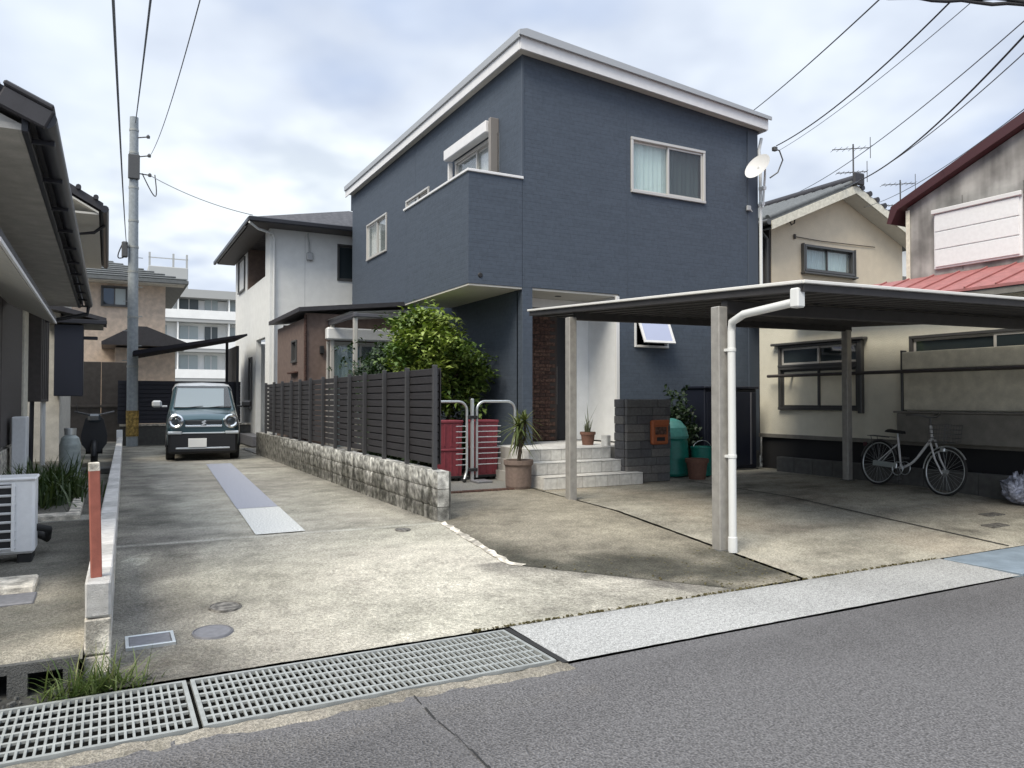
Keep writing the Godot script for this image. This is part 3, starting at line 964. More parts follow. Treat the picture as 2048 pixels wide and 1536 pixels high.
func build_navy_house() -> void:
	var h := thing("navy_house", T(8.6, 0, 15.5), "dark blue two storey house with white roof edge and a corner balcony", "house")
	var W := MB.new()
	# front wall above the porch, left part of the front wall on the ground, right part
	var th := 0.16
	var win := Rect2(2.20, 4.98 - 3.14, 1.73, 1.0)
	# upper front: s 6..11.27, y 3.14..6.62, wedge above
	wall(W, front(5.99, 3.14, 10.9), 5.28, 3.46, th, [win])
	W.prism(front(5.99, 6.6, 10.9), [Vector2(0, 0), Vector2(5.28, 0), Vector2(5.28, 0.07), Vector2(0, 0.47)], -th, 0)
	# lower front: pillar, then right of the porch
	W.box(front(5.99, 0, 10.9), Vector3(0, 0, -0.2), Vector3(0.19, 3.14, 0), 0.004)
	wall(W, front(7.93, 0, 10.9), 3.34, 3.14, th, [Rect2(0.33, 2.22, 0.76, 0.55)])
	# left wall, with its windows
	wall(W, side(5.99, 0, 10.9 + th), 9.7, 6.6, th, [Rect2(11.75 - 11.06, 4.2, 1.85, 1.75), Rect2(15.0 - 11.06, 5.1, 1.4, 0.72), Rect2(17.78 - 11.06, 4.92, 1.6, 0.95)])
	W.prism(front(5.99, 6.6, 20.76), [Vector2(0, 0), Vector2(5.28, 0), Vector2(5.28, 0.07), Vector2(0, 0.47)], -th, 0)
	W.box(side(5.99, 6.6, 10.9 + th), Vector3(0, 0, -th), Vector3(9.7, 0.43, 0))
	wall(W, sidr(11.27, 0, 10.9 + th), 9.7, 6.55, th)
	wall(W, front(5.99 + th, 0, 20.76), 5.28 - 2 * th, 6.6, th)
	obj("wall", W, M.navy, h)
	# corner trims and the vertical joint
	boxed("corner_trim", M.navytrim, h, front(5.99, 0, 10.9), Vector3(-0.012, 4.95, -0.03), Vector3(0.03, 7.0, 0.008), 0.003)
	boxed("wall_joint", M.navytrim, h, front(5.99, 0, 10.9), Vector3(2.12, 3.16, -0.01), Vector3(2.135, 6.75, 0.004))
	boxed("wall_joint", M.navytrim, h, side(5.99, 0, 10.9), Vector3(4.95, 2.6, -0.01), Vector3(4.965, 6.9, 0.004))
	boxed("corner_trim", M.navytrim, h, front(5.99, 0, 10.9), Vector3(5.02, 0.0, -0.01), Vector3(5.29, 6.58, 0.02), 0.004)
	# roof: a single slope that rises to the left
	var rf := MB.new()
	var f := front(5.82, 7.08, 10.68)
	var L := 10.25
	rf.prism(f, [Vector2(0, 0.16), Vector2(0.13, 0.20), Vector2(5.56, -0.255), Vector2(5.56, -0.305), Vector2(0, 0.12)], -L, 0.03)
	var roof := obj("roof", rf, M.roofgrey, h)
	var fa := MB.new()
	fa.prism(f, [Vector2(0.02, -0.11), Vector2(5.54, -0.52), Vector2(5.54, -0.32), Vector2(0.02, 0.125)], -0.03, 0.0)
	fa.box(ID, T(5.825, 6.96, 10.711), T(5.85, 7.185, 10.68 + L), 0.003)
	fa.box(ID, T(11.34, 6.55, 10.72), T(11.365, 6.76, 10.68 + L), 0.003)
	obj("fascia", fa, M.fascia, roof)
	var dp := MB.new()
	dp.box(ID, T(5.79, 7.13, 10.65), T(5.818, 7.26, 10.68 + L), 0.006)
	dp.prism(f, [Vector2(-0.03, 0.09), Vector2(5.58, -0.335), Vector2(5.58, -0.27), Vector2(0.10, 0.21), Vector2(-0.03, 0.165)], 0.032, 0.06)
	obj("drip_edge", dp, M.drip, roof)
	var so := MB.new()
	so.prism(f, [Vector2(0.04, -0.085), Vector2(5.52, -0.485), Vector2(5.52, -0.46), Vector2(0.04, -0.06)], -0.215, -0.035)
	so.box(ID, T(5.855, 6.985, 10.9), T(5.985, 7.01, 20.7))
	obj("soffit", so, M.soffit, roof)
	# front window
	window(h, front(5.99, 3.14, 10.9), win, M.alu, {"panes": [M.glass, M.screen], "curtains": [M.teal, M.tealdark], "fw": 0.05}).set_meta("label", "front window with pale teal curtains")
	# windows in the left wall
	var lf := side(5.99, 0, 10.9 + th)
	var bw := window(h, lf, Rect2(11.75 - 11.06, 4.2, 1.85, 1.75), M.alu, {"curtains": [M.whitecloth, null], "fw": 0.06})
	bw.set_meta("label", "balcony window below a roller shutter box")
	var sb := MB.new()
	sb.box(lf, Vector3(11.85 - 11.06, 5.96, 0.045), Vector3(13.72 - 11.06, 6.17, 0.22), 0.015)
	sb.box(lf, Vector3(13.66 - 11.06, 4.3, 0.046), Vector3(13.70 - 11.06, 5.93, 0.14), 0.008)
	obj("shutter_box", sb, M.fascia, bw)
	boxed("side_post", M.taupe, bw, lf, Vector3(11.75 - 11.06, 4.3, 0.0), Vector3(11.83 - 11.06, 6.2, 0.17), 0.008)
	window(h, lf, Rect2(15.0 - 11.06, 5.1, 1.4, 0.72), M.alu, {"curtains": [null, M.whitecloth]})
	window(h, lf, Rect2(17.78 - 11.06, 4.92, 1.6, 0.95), M.alu, {"curtains": [null, M.whitecloth]})
	# balcony
	var b := MB.new()
	b.box(front(5.01, 3.13, 10.897), Vector3(0, 0, -0.12), Vector3(0.975, 1.78, 0), 0.004)
	b.box(side(5.012, 3.13, 11.017), Vector3(0, 0, -0.12), Vector3(2.68, 1.78, 0))
	b.box(front(5.01, 3.13, 13.82), Vector3(0, 0, 0), Vector3(0.975, 1.78, 0.12))
	var bal := obj("balcony", b, M.navy, h)
	var bc := MB.new()
	bc.box(ID, T(4.985, 4.912, 10.87), T(6.0, 4.955, 11.04), 0.006)
	bc.box(ID, T(4.985, 4.913, 11.042), T(5.16, 4.955, 13.85), 0.006)
	obj("coping", bc, M.fascia, bal)
	var bs := MB.new()
	bs.box(ID, T(5.02, 3.10, 10.91), T(5.985, 3.13, 13.82))
	bs.box(ID, T(5.14, 3.5, 11.03), T(5.985, 3.55, 13.7))
	obj("underside", bs, M.soffit, bal)
	var vp := MB.new()
	vp.lathe(T(5.22, 3.27, 10.893), [Vector2(0, 0.012), Vector2(0.03, 0.012), Vector2(0.042, 0.0)], 14, Basis(Vector3(1, 0, 0), PI / 2))
	obj("drain_cap", vp, M.black, bal)
	# small tilted window under the carport roof
	var aw := MB.new()
	var ar := Rect2(0.0, 2.22, 0.72, 0.55)
	var af := front(8.26, 0, 10.9)
	aw.box(af, Vector3(0.0, 2.22, -0.06), Vector3(0.76, 2.26, 0.035), 0.004)
	aw.box(af, Vector3(0.0, 2.73, -0.06), Vector3(0.76, 2.77, 0.035), 0.004)
	aw.box(af, Vector3(0.0, 2.26, -0.06), Vector3(0.035, 2.73, 0.03), 0.004)
	aw.box(af, Vector3(0.725, 2.26, -0.06), Vector3(0.76, 2.73, 0.03), 0.004)
	var awin := obj("window", aw, M.white, h)
	awin.set_meta("label", "small white window tilted open at the bottom")
	var tf := af * Transform3D(Basis(Vector3(1, 0, 0), deg_to_rad(-24)), Vector3(0.03, 2.74, 0.035))
	var ts := MB.new()
	ts.box(tf, Vector3(0, -0.50, 0), Vector3(0.70, -0.455, 0.03), 0.004)
	ts.box(tf, Vector3(0, -0.04, 0), Vector3(0.70, 0.0, 0.03), 0.004)
	ts.box(tf, Vector3(0, -0.455, 0), Vector3(0.05, -0.04, 0.03), 0.004)
	ts.box(tf, Vector3(0.65, -0.455, 0), Vector3(0.70, -0.04, 0.03), 0.004)
	obj("sash", ts, M.white, awin)
	boxed("pane", M.frost, awin, tf, Vector3(0.05, -0.455, 0.012), Vector3(0.65, -0.04, 0.018)).material_override = M.tintpane
	# porch: back wall, brick return, door, white right-hand wall, ceiling
	boxed("porch_wall", M.navytrim, h, ID, T(6.15, 0, 12.5), T(7.9, 3.1, 12.6))
	boxed("porch_side_wall", M.whitepanel, h, ID, T(7.885, 0.55, 10.93), T(7.928, 3.1, 12.4), 0.003)
	boxed("porch_end_wall", M.whitepanel, h, ID, T(7.58, 0.55, 11.80), T(7.884, 3.1, 11.86), 0.003)
	boxed("porch_jamb", M.white, h, ID, T(7.86, 0.52, 10.885), T(7.932, 3.1, 10.928), 0.004)
	boxed("porch_side_wall", M.navytrim, h, ID, T(6.13, 0, 11.1), T(6.18, 3.1, 12.4))
	var pc := boxed("porch_ceiling", M.soffit, h, ID, T(6.15, 3.10, 10.92), T(7.95, 3.135, 12.6))
	boxed("ceiling_trim", M.fascia, pc, ID, T(6.18, 2.93, 11.74), T(7.88, 3.095, 11.76))
	var dl := MB.new()
	dl.lathe(T(6.95, 3.092, 11.35), [Vector2(0, 0.006), Vector2(0.045, 0.006), Vector2(0.06, 0.0), Vector2(0.06, 0.012)], 16)
	obj("downlight", dl, M.aludark, pc)
	var bk := MB.new()
	bk.box(ID, T(6.32, 0.5, 11.9), T(7.26, 2.95, 12.1))
	var bw2 := obj("brick_panel", bk, M.mortar, h)
	var meshes := []
	for k in 4:
		meshes.append(box_mesh(Vector3(0.205 + 0.004 * k, 0.058, 0.03), 0.006, 0.003))
	var rowsb := 36
	for r in rowsb:
		var y := 0.545 + (2.93 - 0.545) * (r + 0.5) / rowsb
		var off := 0.0 if r % 2 == 0 else 0.11
		for k in 5:
			var s := 6.33 + 0.11 + k * 0.222 - off
			if s < 6.34 or s > 7.2: continue
			piece("brick", meshes[rng.randi() % 4], [M.brick, M.brick2, M.brick3][rng.randi() % 3], bw2, T(s, y, 11.892 + rng.randf_range(0, 0.008)))
	var dm := MB.new()
	dm.box(ID, T(7.27, 0.55, 12.1), T(7.575, 2.92, 12.16), 0.006)
	var door := obj("door", dm, M.dim, h)
	var dh := MB.new()
	dh.tube([T(7.34, 1.2, 12.05), T(7.34, 1.9, 12.05)], 0.014)
	dh.box(ID, T(7.325, 1.25, 12.05), T(7.355, 1.28, 12.1)); dh.box(ID, T(7.325, 1.82, 12.05), T(7.355, 1.85, 12.1))
	obj("handle", dh, M.alu, door)
	# downpipe at the right corner and a small wall fixture
	var d := MB.new()
	d.tube([T(11.36, 6.45, 10.86), T(11.30, 6.2, 10.87), T(11.305, 5.9, 10.84), T(11.305, 0.05, 10.84)], 0.032, 10)
	obj("downpipe", d, M.pvc, h)
	var wf := MB.new()
	wf.box(front(11.0, 5.02, 10.88), Vector3(-0.05, -0.05, 0), Vector3(0.05, 0.05, 0.05), 0.01)
	wf.tube([T(11.0, 5.02, 10.84), T(11.06, 4.95, 10.82)], 0.012)
	obj("wall_socket", wf, M.drip, h)
	# foundation
	var fo := MB.new()
	fo.box(ID, T(7.94, -0.05, 10.875), T(11.27, 0.3, 10.898), 0.004)
	fo.box(ID, T(5.96, -0.05, 11.1), T(5.985, 0.3, 20.7), 0.004)
	obj("foundation", fo, M.curbblock, h)
	# interior back wall so that windows look into a dark room
	boxed("inner_wall", M.dim, h, ID, T(6.5, 0.6, 14.2), T(10.9, 6.3, 14.25))
	boxed("inner_floor", M.dim, h, ID, T(6.2, 3.3, 11.1), T(11.0, 3.35, 20.5))

	# satellite dish on the right corner
	var ds := thing("satellite_dish", T(11.3, 5.5, 10.84), "white satellite dish on a pole at the right corner of the blue house", "satellite dish")
	var po := MB.new()
	po.tube([T(11.30, 5.05, 10.78), T(11.30, 5.65, 10.72), T(11.2, 5.75, 10.62), T(10.98, 5.74, 10.58)], 0.022)
	po.box(ID, T(11.26, 5.1, 10.76), T(11.34, 5.16, 10.85)); po.box(ID, T(11.26, 5.4, 10.72), T(11.34, 5.46, 10.85))
	obj("mast", po, M.pvc, ds)
	var di := MB.new()
	var dn := Vector3(-0.90, 0.45, 0.12).normalized()
	var dx := dn.cross(Vector3.UP).normalized()
	var look := Basis(dx, dn, dx.cross(dn))
	var prof := []
	for k in 9:
		var x := k / 8.0
		prof.append(Vector2(0.27 * x, -0.07 * (1 - x * x)))
	di.lathe(T(10.93, 5.76, 10.56), prof, 28, look)
	obj("dish", di, M.white, ds)
	var am := MB.new()
	am.tube([T(11.33, 5.6, 10.62), T(11.5, 5.72, 10.58), T(11.55, 5.95, 10.5), T(11.46, 6.12, 10.5), T(11.36, 6.14, 10.52)], 0.014)
	am.box(ID, T(11.31, 6.10, 10.48), T(11.40, 6.18, 10.56), 0.01)
	obj("feed_arm", am, M.aludark, ds)


func build_white_house() -> void:
	var h := thing("white_house", T(6.5, 0, 24), "white two storey house with dark hipped roof behind the blue house", "house")
	var W := MB.new()
	wall(W, front(3.9, 0.28, 21.5), 6.2, 5.85, 0.15, [Rect2(1.86, 4.42, 0.9, 1.05)])
	# left side: solid low part, open loggia above
	W.box(side(3.9, 0.28, 21.651), Vector3(0, 2.95, -0.15), Vector3(6.2, 4.5, 0))
	wall(W, side(3.9, 0.28, 21.651), 6.2, 2.95, 0.15, [Rect2(0.5, 0.0, 1.5, 2.78)])
	W.box(side(3.9, 0.28, 21.651), Vector3(0, 4.5, -0.15), Vector3(0.55, 5.85, 0))
	W.box(side(3.9, 0.28, 21.651), Vector3(3.75, 4.5, -0.15), Vector3(6.2, 5.85, 0))
	W.box(side(5.0, 0, 22.2), Vector3(1.3, 4.7, -0.1), Vector3(3.6, 6.15, 0))
	obj("wall", W, M.whitewall, h)
	boxed("loggia_wall", M.brownsiding, h, side(4.9, 0, 21.8), Vector3(0, 4.4, -0.1), Vector3(3.8, 6.12, 0))
	boxed("loggia_wall", M.brownsiding, h, ID, T(3.92, 4.4, 25.3), T(5.0, 6.12, 25.38))
	boxed("recess_wall", M.whitepanel, h, ID, T(4.0, 0.28, 24.2), T(5.0, 3.0, 24.25))
	boxed("loggia_floor", M.soffit, h, ID, T(4.0, 4.3, 21.7), T(6.0, 4.42, 25.6))
	boxed("foundation", M.curbblock, h, ID, T(3.93, -0.05, 21.53), T(10.0, 0.28, 27.8))
	boxed("recess_wall", M.whitepanel, h, side(4.9, 0.28, 21.9), Vector3(0, 0, -0.1), Vector3(2.4, 3.0, 0))
	boxed("porch_step", M.lidgrey, h, ID, T(3.5, 0, 21.7), T(4.9, 0.28, 24.2), 0.01)
	var g := window(h, front(3.9, 0.28, 21.5), Rect2(1.86, 4.42, 0.9, 1.05), M.aludark, {"n": 1, "panes": [M.glassdark]})
	g.set_meta("label", "dark framed front window")
	window(h, side(4.85, 0, 21.8), Rect2(1.3, 4.7, 1.7, 1.2), M.alu, {"panes": [M.aptwin], "proud": 0.09})
	window(h, side(3.9, 0, 21.651), Rect2(4.1, 4.85, 1.3, 1.1), M.aludark, {"panes": [M.glassdark], "proud": 0.05, "n": 2})
	window(h, side(3.9, 0, 21.651), Rect2(2.6, 1.0, 0.5, 1.6), M.aludark, {"panes": [M.glassdark], "proud": 0.05, "n": 1})
	# roof
	var e0 := T(3.3, 6.12, 20.85)
	var e1 := T(10.8, 6.12, 20.85)
	var e2 := T(10.8, 6.12, 28.6)
	var e3 := T(3.3, 6.12, 28.2)
	var a0 := T(7.0, 7.55, 24.7)
	var a1 := T(7.0, 7.55, 24.75)
	var rf := MB.new()
	var o := T(7.0, 6.0, 24.7)
	rf.tri(e0, e1, a0, o); rf.quad(e1, e2, a1, a0, o); rf.tri(e2, e3, a1, o); rf.quad(e3, e0, a0, a1, o)
	rf.quad(e0 + Vector3(0, -0.03, 0), e1 + Vector3(0, -0.03, 0), e2 + Vector3(0, -0.03, 0), e3 + Vector3(0, -0.03, 0), o + Vector3(0, 1, 0))
	var roof := obj("roof", rf, M.darkroof, h)
	var gt := MB.new()
	gt.box(ID, T(3.22, 6.0, 20.76), T(10.88, 6.13, 20.85), 0.02)
	gt.box(ID, T(3.21, 6.0, 20.86), T(3.3, 6.13, 28.28), 0.02)
	obj("gutter", gt, M.gutterdark, roof)
	var sf := MB.new()
	sf.box(ID, T(3.22, 6.0, 20.87), T(10.7, 6.06, 21.49)); sf.box(ID, T(3.32, 6.0, 21.5), T(3.89, 6.06, 28.1))
	obj("soffit", sf, M.brownpanel, roof)
	var dp := MB.new()
	dp.tube([T(3.25, 5.98, 20.85), T(3.5, 5.86, 21.05), T(3.95, 5.84, 21.4), T(4.0, 5.7, 21.44), T(4.0, 0.1, 21.44)], 0.035, 8)
	obj("downpipe", dp, M.pvc, h)
	var cj := MB.new()
	cj.box(front(4.85, 0, 21.5), Vector3(-0.005, 2.7, 0), Vector3(0.005, 5.9, 0.003))
	cj.tube([T(4.9, 5.95, 21.4), T(4.95, 5.7, 21.46), T(4.97, 5.35, 21.46)], 0.02)
	cj.box(front(4.97, 5.3, 21.5), Vector3(-0.09, -0.1, 0), Vector3(0.09, 0.12, 0.1), 0.02)
	obj("cable_box", cj, M.drip, h)
	# dark slatted screen beside the parked car
	var sc := thing("dark_screen", T(3.45, 0, 25.3), "black slatted screen standing on the left side of the white house", "screen")
	for k in 14:
		boxed("slat", M.gutterdark, sc, ID, T(3.42, 0.3, 24.2 + k * 0.16), T(3.5, 2.92, 24.2 + k * 0.16 + 0.13), 0.004)


func build_annex() -> void:
	var h := thing("brown_annex", T(4.6, 0, 17.5), "brown sided lean-to annex with a small square window and dark roof", "annex")
	var W := MB.new()
	wall(W, front(3.64, 0, 16.0), 2.3, 3.1, 0.12, [Rect2(0.42, 0.2, 1.5, 2.32)])
	wall(W, side(3.64, 0, 16.12), 2.9, 3.0, 0.12, [Rect2(0.72, 2.1, 0.5, 0.5)])
	W.box(ID, T(3.77, 0, 18.9), T(5.93, 3.1, 19.0))
	obj("wall", W, M.brownsiding, h)
	var tr := MB.new()
	tr.tube([T(3.62, 3.05, 15.97), T(3.62, 0, 15.97)], 0.03)
	obj("downpipe", tr, M.brick2, h)
	var rf := MB.new()
	rf.prism(front(3.45, 3.10, 15.8), [Vector2(0, 0), Vector2(2.5, 0.27), Vector2(2.5, 0.36), Vector2(0, 0.09)], -3.35, 0)
	obj("roof", rf, M.darktile, h)
	var w := window(h, side(3.64, 0, 16.12), Rect2(0.72, 2.1, 0.5, 0.5), M.aludark, {"n": 1, "panes": [M.glassdark]})
	w.set_meta("label", "small square window with a sill shelf")
	boxed("sill", M.brick, w, side(3.64, 0, 16.12), Vector3(0.6, 1.86, 0), Vector3(1.3, 1.9, 0.1), 0.005)
	var gw := window(h, front(3.64, 0, 16.0), Rect2(0.42, 0.2, 1.5, 2.32), M.alu, {"curtains": [M.tealdark, null]})
	gw.set_meta("label", "garden window with teal curtain")
	var sb := MB.new()
	sb.box(front(3.64, 0, 16.0), Vector3(0.38, 2.54, 0.045), Vector3(1.98, 2.80, 0.24), 0.03)
	obj("shutter_box", sb, M.acwhite, gw)
	boxed("inner_wall", M.dim, h, ID, T(3.8, 0.1, 17.6), T(5.9, 3.0, 17.65))
	var lm := MB.new()
	lm.box(front(3.64, 0, 16.0), Vector3(0.28, 2.25, 0), Vector3(0.36, 2.42, 0.08), 0.01)
	obj("wall_lamp", lm, M.black, h)
	# terrace canopy in front of it
	var c := thing("terrace_canopy", T(5.0, 0, 15), "light metal terrace canopy with clear roof panels beside the shrub", "canopy")
	for t in [14.2, 15.9]:
		boxed("post", M.alu, c, ID, T(4.12, 0, t - 0.04), T(4.20, 2.86, t + 0.04), 0.008)
	boxed("beam", M.alu, c, ID, T(4.1, 2.86, 14.1), T(4.18, 2.94, 16.2), 0.008).material_override = M.shedtrim
	boxed("beam", M.shedtrim, c, front(4.18, 2.87, 14.24), Vector3(0, 0, 0), Vector3(1.75, 0.07, 0.1), 0.008)
	for k in 3:
		var pm := MB.new()
		var t0 := 14.14 + k * 0.68
		pm.quad(T(4.05, 2.96, t0), T(5.95, 3.12, t0), T(5.95, 3.12, t0 + 0.65), T(4.05, 2.96, t0 + 0.65), T(5, 0, 15))
		pm.quad(T(4.05, 2.955, t0), T(5.95, 3.115, t0), T(5.95, 3.115, t0 + 0.65), T(4.05, 2.955, t0 + 0.65), T(5, 5, 15))
		obj("roof_panel", pm, M.canopyglass, c)


func build_left_house() -> void:
	var h := thing("left_house", T(-3.5, 0, 11), "single storey house with deep dark eave and brown shutters at the left edge", "house")
	var W := MB.new()
	W.box(sidr(-1.25, 0, 5.6), Vector3(0, 0.62, -0.14), Vector3(9.4, 3.05, 0))
	W.box(front(-7.0, 0.62, 5.6), Vector3(0, 0, -0.14), Vector3(5.61, 2.6, 0))
	W.box(ID, T(-7, 0.6, 16.8), T(-1.4, 3.2, 16.95))
	obj("wall", W, M.plaster, h)
	boxed("foundation", M.foundation, h, ID, T(-7, -0.1, 5.55), T(-1.2, 0.615, 15.0), 0.006)
	boxed("foundation", M.foundation, h, ID, T(-7, -0.1, 15.01), T(-1.4, 0.615, 16.9), 0.006)
	# storm shutters, post and the brown box beyond
	for q in [[9.0, 11.55], [11.6, 14.2]]:
		boxed("shutter", M.brownpanel, h, sidr(-1.2, 0, q[0]), Vector3(0, 0.66, -0.04), Vector3(q[1] - q[0], 2.95, 0), 0.006)
	boxed("post", M.creampost, h, sidr(-1.2, 0, 14.25), Vector3(0, 0.6, -0.05), Vector3(0.62, 2.98, 0.03), 0.01)
	boxed("post_cap", M.creampost, h, sidr(-1.2, 0, 14.0), Vector3(0, 2.72, 0.035), Vector3(1.3, 2.98, 0.22), 0.04)
	var bx := boxed("shutter_case", M.brownpanel, h, sidr(-1.0, 0, 15.1), Vector3(0, 1.25, -0.2), Vector3(1.9, 2.95, 0), 0.01)
	for k in 4:
		boxed("rib", M.brownpanel, bx, sidr(-1.0, 0, 15.1), Vector3(0.2 + k * 0.45, 1.3, 0), Vector3(0.25 + k * 0.45, 2.9, 0.012), 0.004)
	# hood over the shutters
	var hd := MB.new()
	hd.prism(front(-1.24, 2.62, 6.0), [Vector2(0, 0.0), Vector2(0.60, -0.28), Vector2(0.60, -0.20), Vector2(0, 0.14)], -6.2, 0)
	var hood := obj("hood", hd, M.darktile, h)
	var ht := MB.new()
	ht.box(ID, T(-0.655, 2.33, 6.0), T(-0.635, 2.36, 12.2))
	obj("edge_strip", ht, M.fascia, hood)
	var hs := MB.new()
	hs.prism(front(-1.24, 2.58, 6.01), [Vector2(0, 0.02), Vector2(0.58, -0.255), Vector2(0.58, -0.245), Vector2(0, 0.035)], -6.15, 0)
	obj("hood_underside", hs, M.soffit, hood)
	# roof: right slope and ridge
	var tk := MB.new()
	var ridge := 5.15
	tk.prism(front(-0.42, 3.03, 5.66), [Vector2(0, 0), Vector2(-4.3, 1.95), Vector2(-8.6, 0), Vector2(-8.6, 0.14), Vector2(-4.3, 2.09), Vector2(0, 0.14)], -10.5, 0)
	var roof := obj("roof", tk, M.darktile, h)
	# tile rolls along the slope, and their round ends at the verge
	for k in 35:
		var t := 6.05 + k * 0.29
		var tb := MB.new()
		tb.tube([T(-0.40, 3.16, t), T(-4.7, 5.12, t)], 0.055, 6)
		obj("roof_tile", tb, M.darktile, roof)
	for k in 13:
		var x := -0.46 - k * 0.3
		var y := 3.13 - (x + 0.42) * 0.4535
		boxed("verge_tile", M.copeblock2 if k > 0 else M.darktile, roof, Transform3D(Basis(Vector3(0, 0, 1), -0.42), T(x, y + 0.03, 5.75)), Vector3(-0.15, 0, -0.0), Vector3(0.145, 0.035, 0.16), 0.01)
		boxed("verge_skirt", M.darktile, roof, Transform3D(Basis(Vector3(0, 0, 1), -0.42), T(x, y, 5.75)), Vector3(-0.15, -0.10, 0.10), Vector3(0.145, 0.028, 0.15), 0.01)
	var rd := MB.new()
	rd.tube([T(-4.72, 5.21, 5.5), T(-4.72, 5.21, 16.2)], 0.16, 8)
	obj("ridge", rd, M.darktile, roof)
	var so := MB.new()
	so.box(ID, T(-1.24, 2.99, 5.68), T(-0.5, 3.03, 16.1))
	so.prism(front(-0.5, 2.98, 5.69), [Vector2(0, 0), Vector2(0, 0.05), Vector2(-4.2, 1.95), Vector2(-4.2, 1.9)], -0.3, 0)
	obj("soffit", so, M.eaveboard, roof)
	var gt := MB.new()
	var gp := []
	gt.tube([T(-0.37, 3.07, 5.62), T(-0.33, 3.06, 16.2)], 0.068, 10)
	for k in 11:
		gt.box(ID, T(-0.47, 2.98, 5.9 + k * 1.0), T(-0.33, 3.01, 5.93 + k * 1.0))
	gt.tube([T(-0.33, 3.02, 16.0), T(-0.35, 2.86, 16.0), T(-0.9, 2.72, 16.0), T(-1.18, 2.65, 15.95), T(-1.2, 0.05, 15.95)], 0.036, 8)
	obj("gutter", gt, M.gutterdark, roof)
	boxed("eave_board", M.gutterdark, roof, ID, T(-0.5, 2.98, 5.67), T(-0.46, 3.11, 16.15), 0.005)
	var dp := MB.new()
	dp.tube([T(-1.08, 2.8, 16.85), T(-1.08, 0.05, 16.85)], 0.045, 10)
	obj("downpipe", dp, M.pvc, h)

	# second, taller house behind it
	var h2 := thing("tall_left_house", T(-4, 0, 21), "taller tiled house behind the single storey house at the left edge", "house")
	var w2 := MB.new()
	w2.box(ID, T(-7, 0, 18.6), T(-0.9, 5.2, 24.0))
	w2.prism(front(-7, 5.2, 18.6), [Vector2(0, 0), Vector2(6.1, 0), Vector2(3.05, 1.4)], -5.0, 0)
	obj("wall", w2, M.plaster, h2)
	var r2 := MB.new()
	r2.prism(front(-0.12, 5.12, 17.5), [Vector2(0, 0), Vector2(-3.85, 2.15), Vector2(-7.7, 0), Vector2(-7.7, 0.17), Vector2(-3.85, 2.32), Vector2(0, 0.17)], -7.4, 0)
	var roof2 := obj("roof", r2, M.darktile, h2)
	for k in 12:
		var x := -0.25 - k * 0.31
		var y := 5.30 - (x + 0.12) * 0.558 + 0.01
		var vb := MB.new()
		vb.tube([T(x, y, 17.42), T(x - 0.02, y + 0.005, 17.9)], 0.05, 8)
		obj("verge_tile", vb, M.darktile, roof2)
	var s2 := MB.new()
	s2.box(ID, T(-0.9, 5.05, 17.55), T(-0.2, 5.09, 24.8))
	s2.prism(front(-0.2, 5.07, 17.52), [Vector2(0, 0), Vector2(-3.7, 2.08), Vector2(-3.7, 2.12), Vector2(0, 0.04)], -1.1, 0)
	obj("soffit", s2, M.soffit, roof2)
	var g2 := MB.new()
	g2.tube([T(-0.09, 5.16, 17.45), T(-0.09, 5.16, 24.9)], 0.075, 10)
	g2.tube([T(-0.1, 5.1, 18.8), T(-0.3, 4.92, 18.8), T(-0.85, 4.8, 18.75), T(-0.87, 3.3, 18.72)], 0.035)
	obj("gutter", g2, M.gutterdark, roof2)
	# its entrance canopy and the dark shuttered bay below
	var cn := MB.new()
	cn.prism(front(-0.9, 2.95, 18.05), [Vector2(-0.3, 0.22), Vector2(0.86, -0.02), Vector2(0.86, 0.05), Vector2(-0.3, 0.34)], -1.6, 0)
	var cano := obj("canopy", cn, M.darktile, h2)
	boxed("canopy_edge", M.gutterdark, cano, ID, T(-1.2, 2.86, 18.0), T(-0.03, 2.95, 18.04), 0.01)
	boxed("canopy_underside", M.greybox, cano, ID, T(-1.2, 2.86, 18.06), T(-0.1, 2.885, 19.6))
	boxed("dark_bay", M.shed, h2, ID, T(-0.98, 1.36, 18.1), T(-0.46, 2.84, 18.58), 0.01)
	boxed("porch_bracket", M.gutterdark, cano, ID, T(-0.6, 2.55, 18.3), T(-0.2, 2.62, 18.36), 0.01)


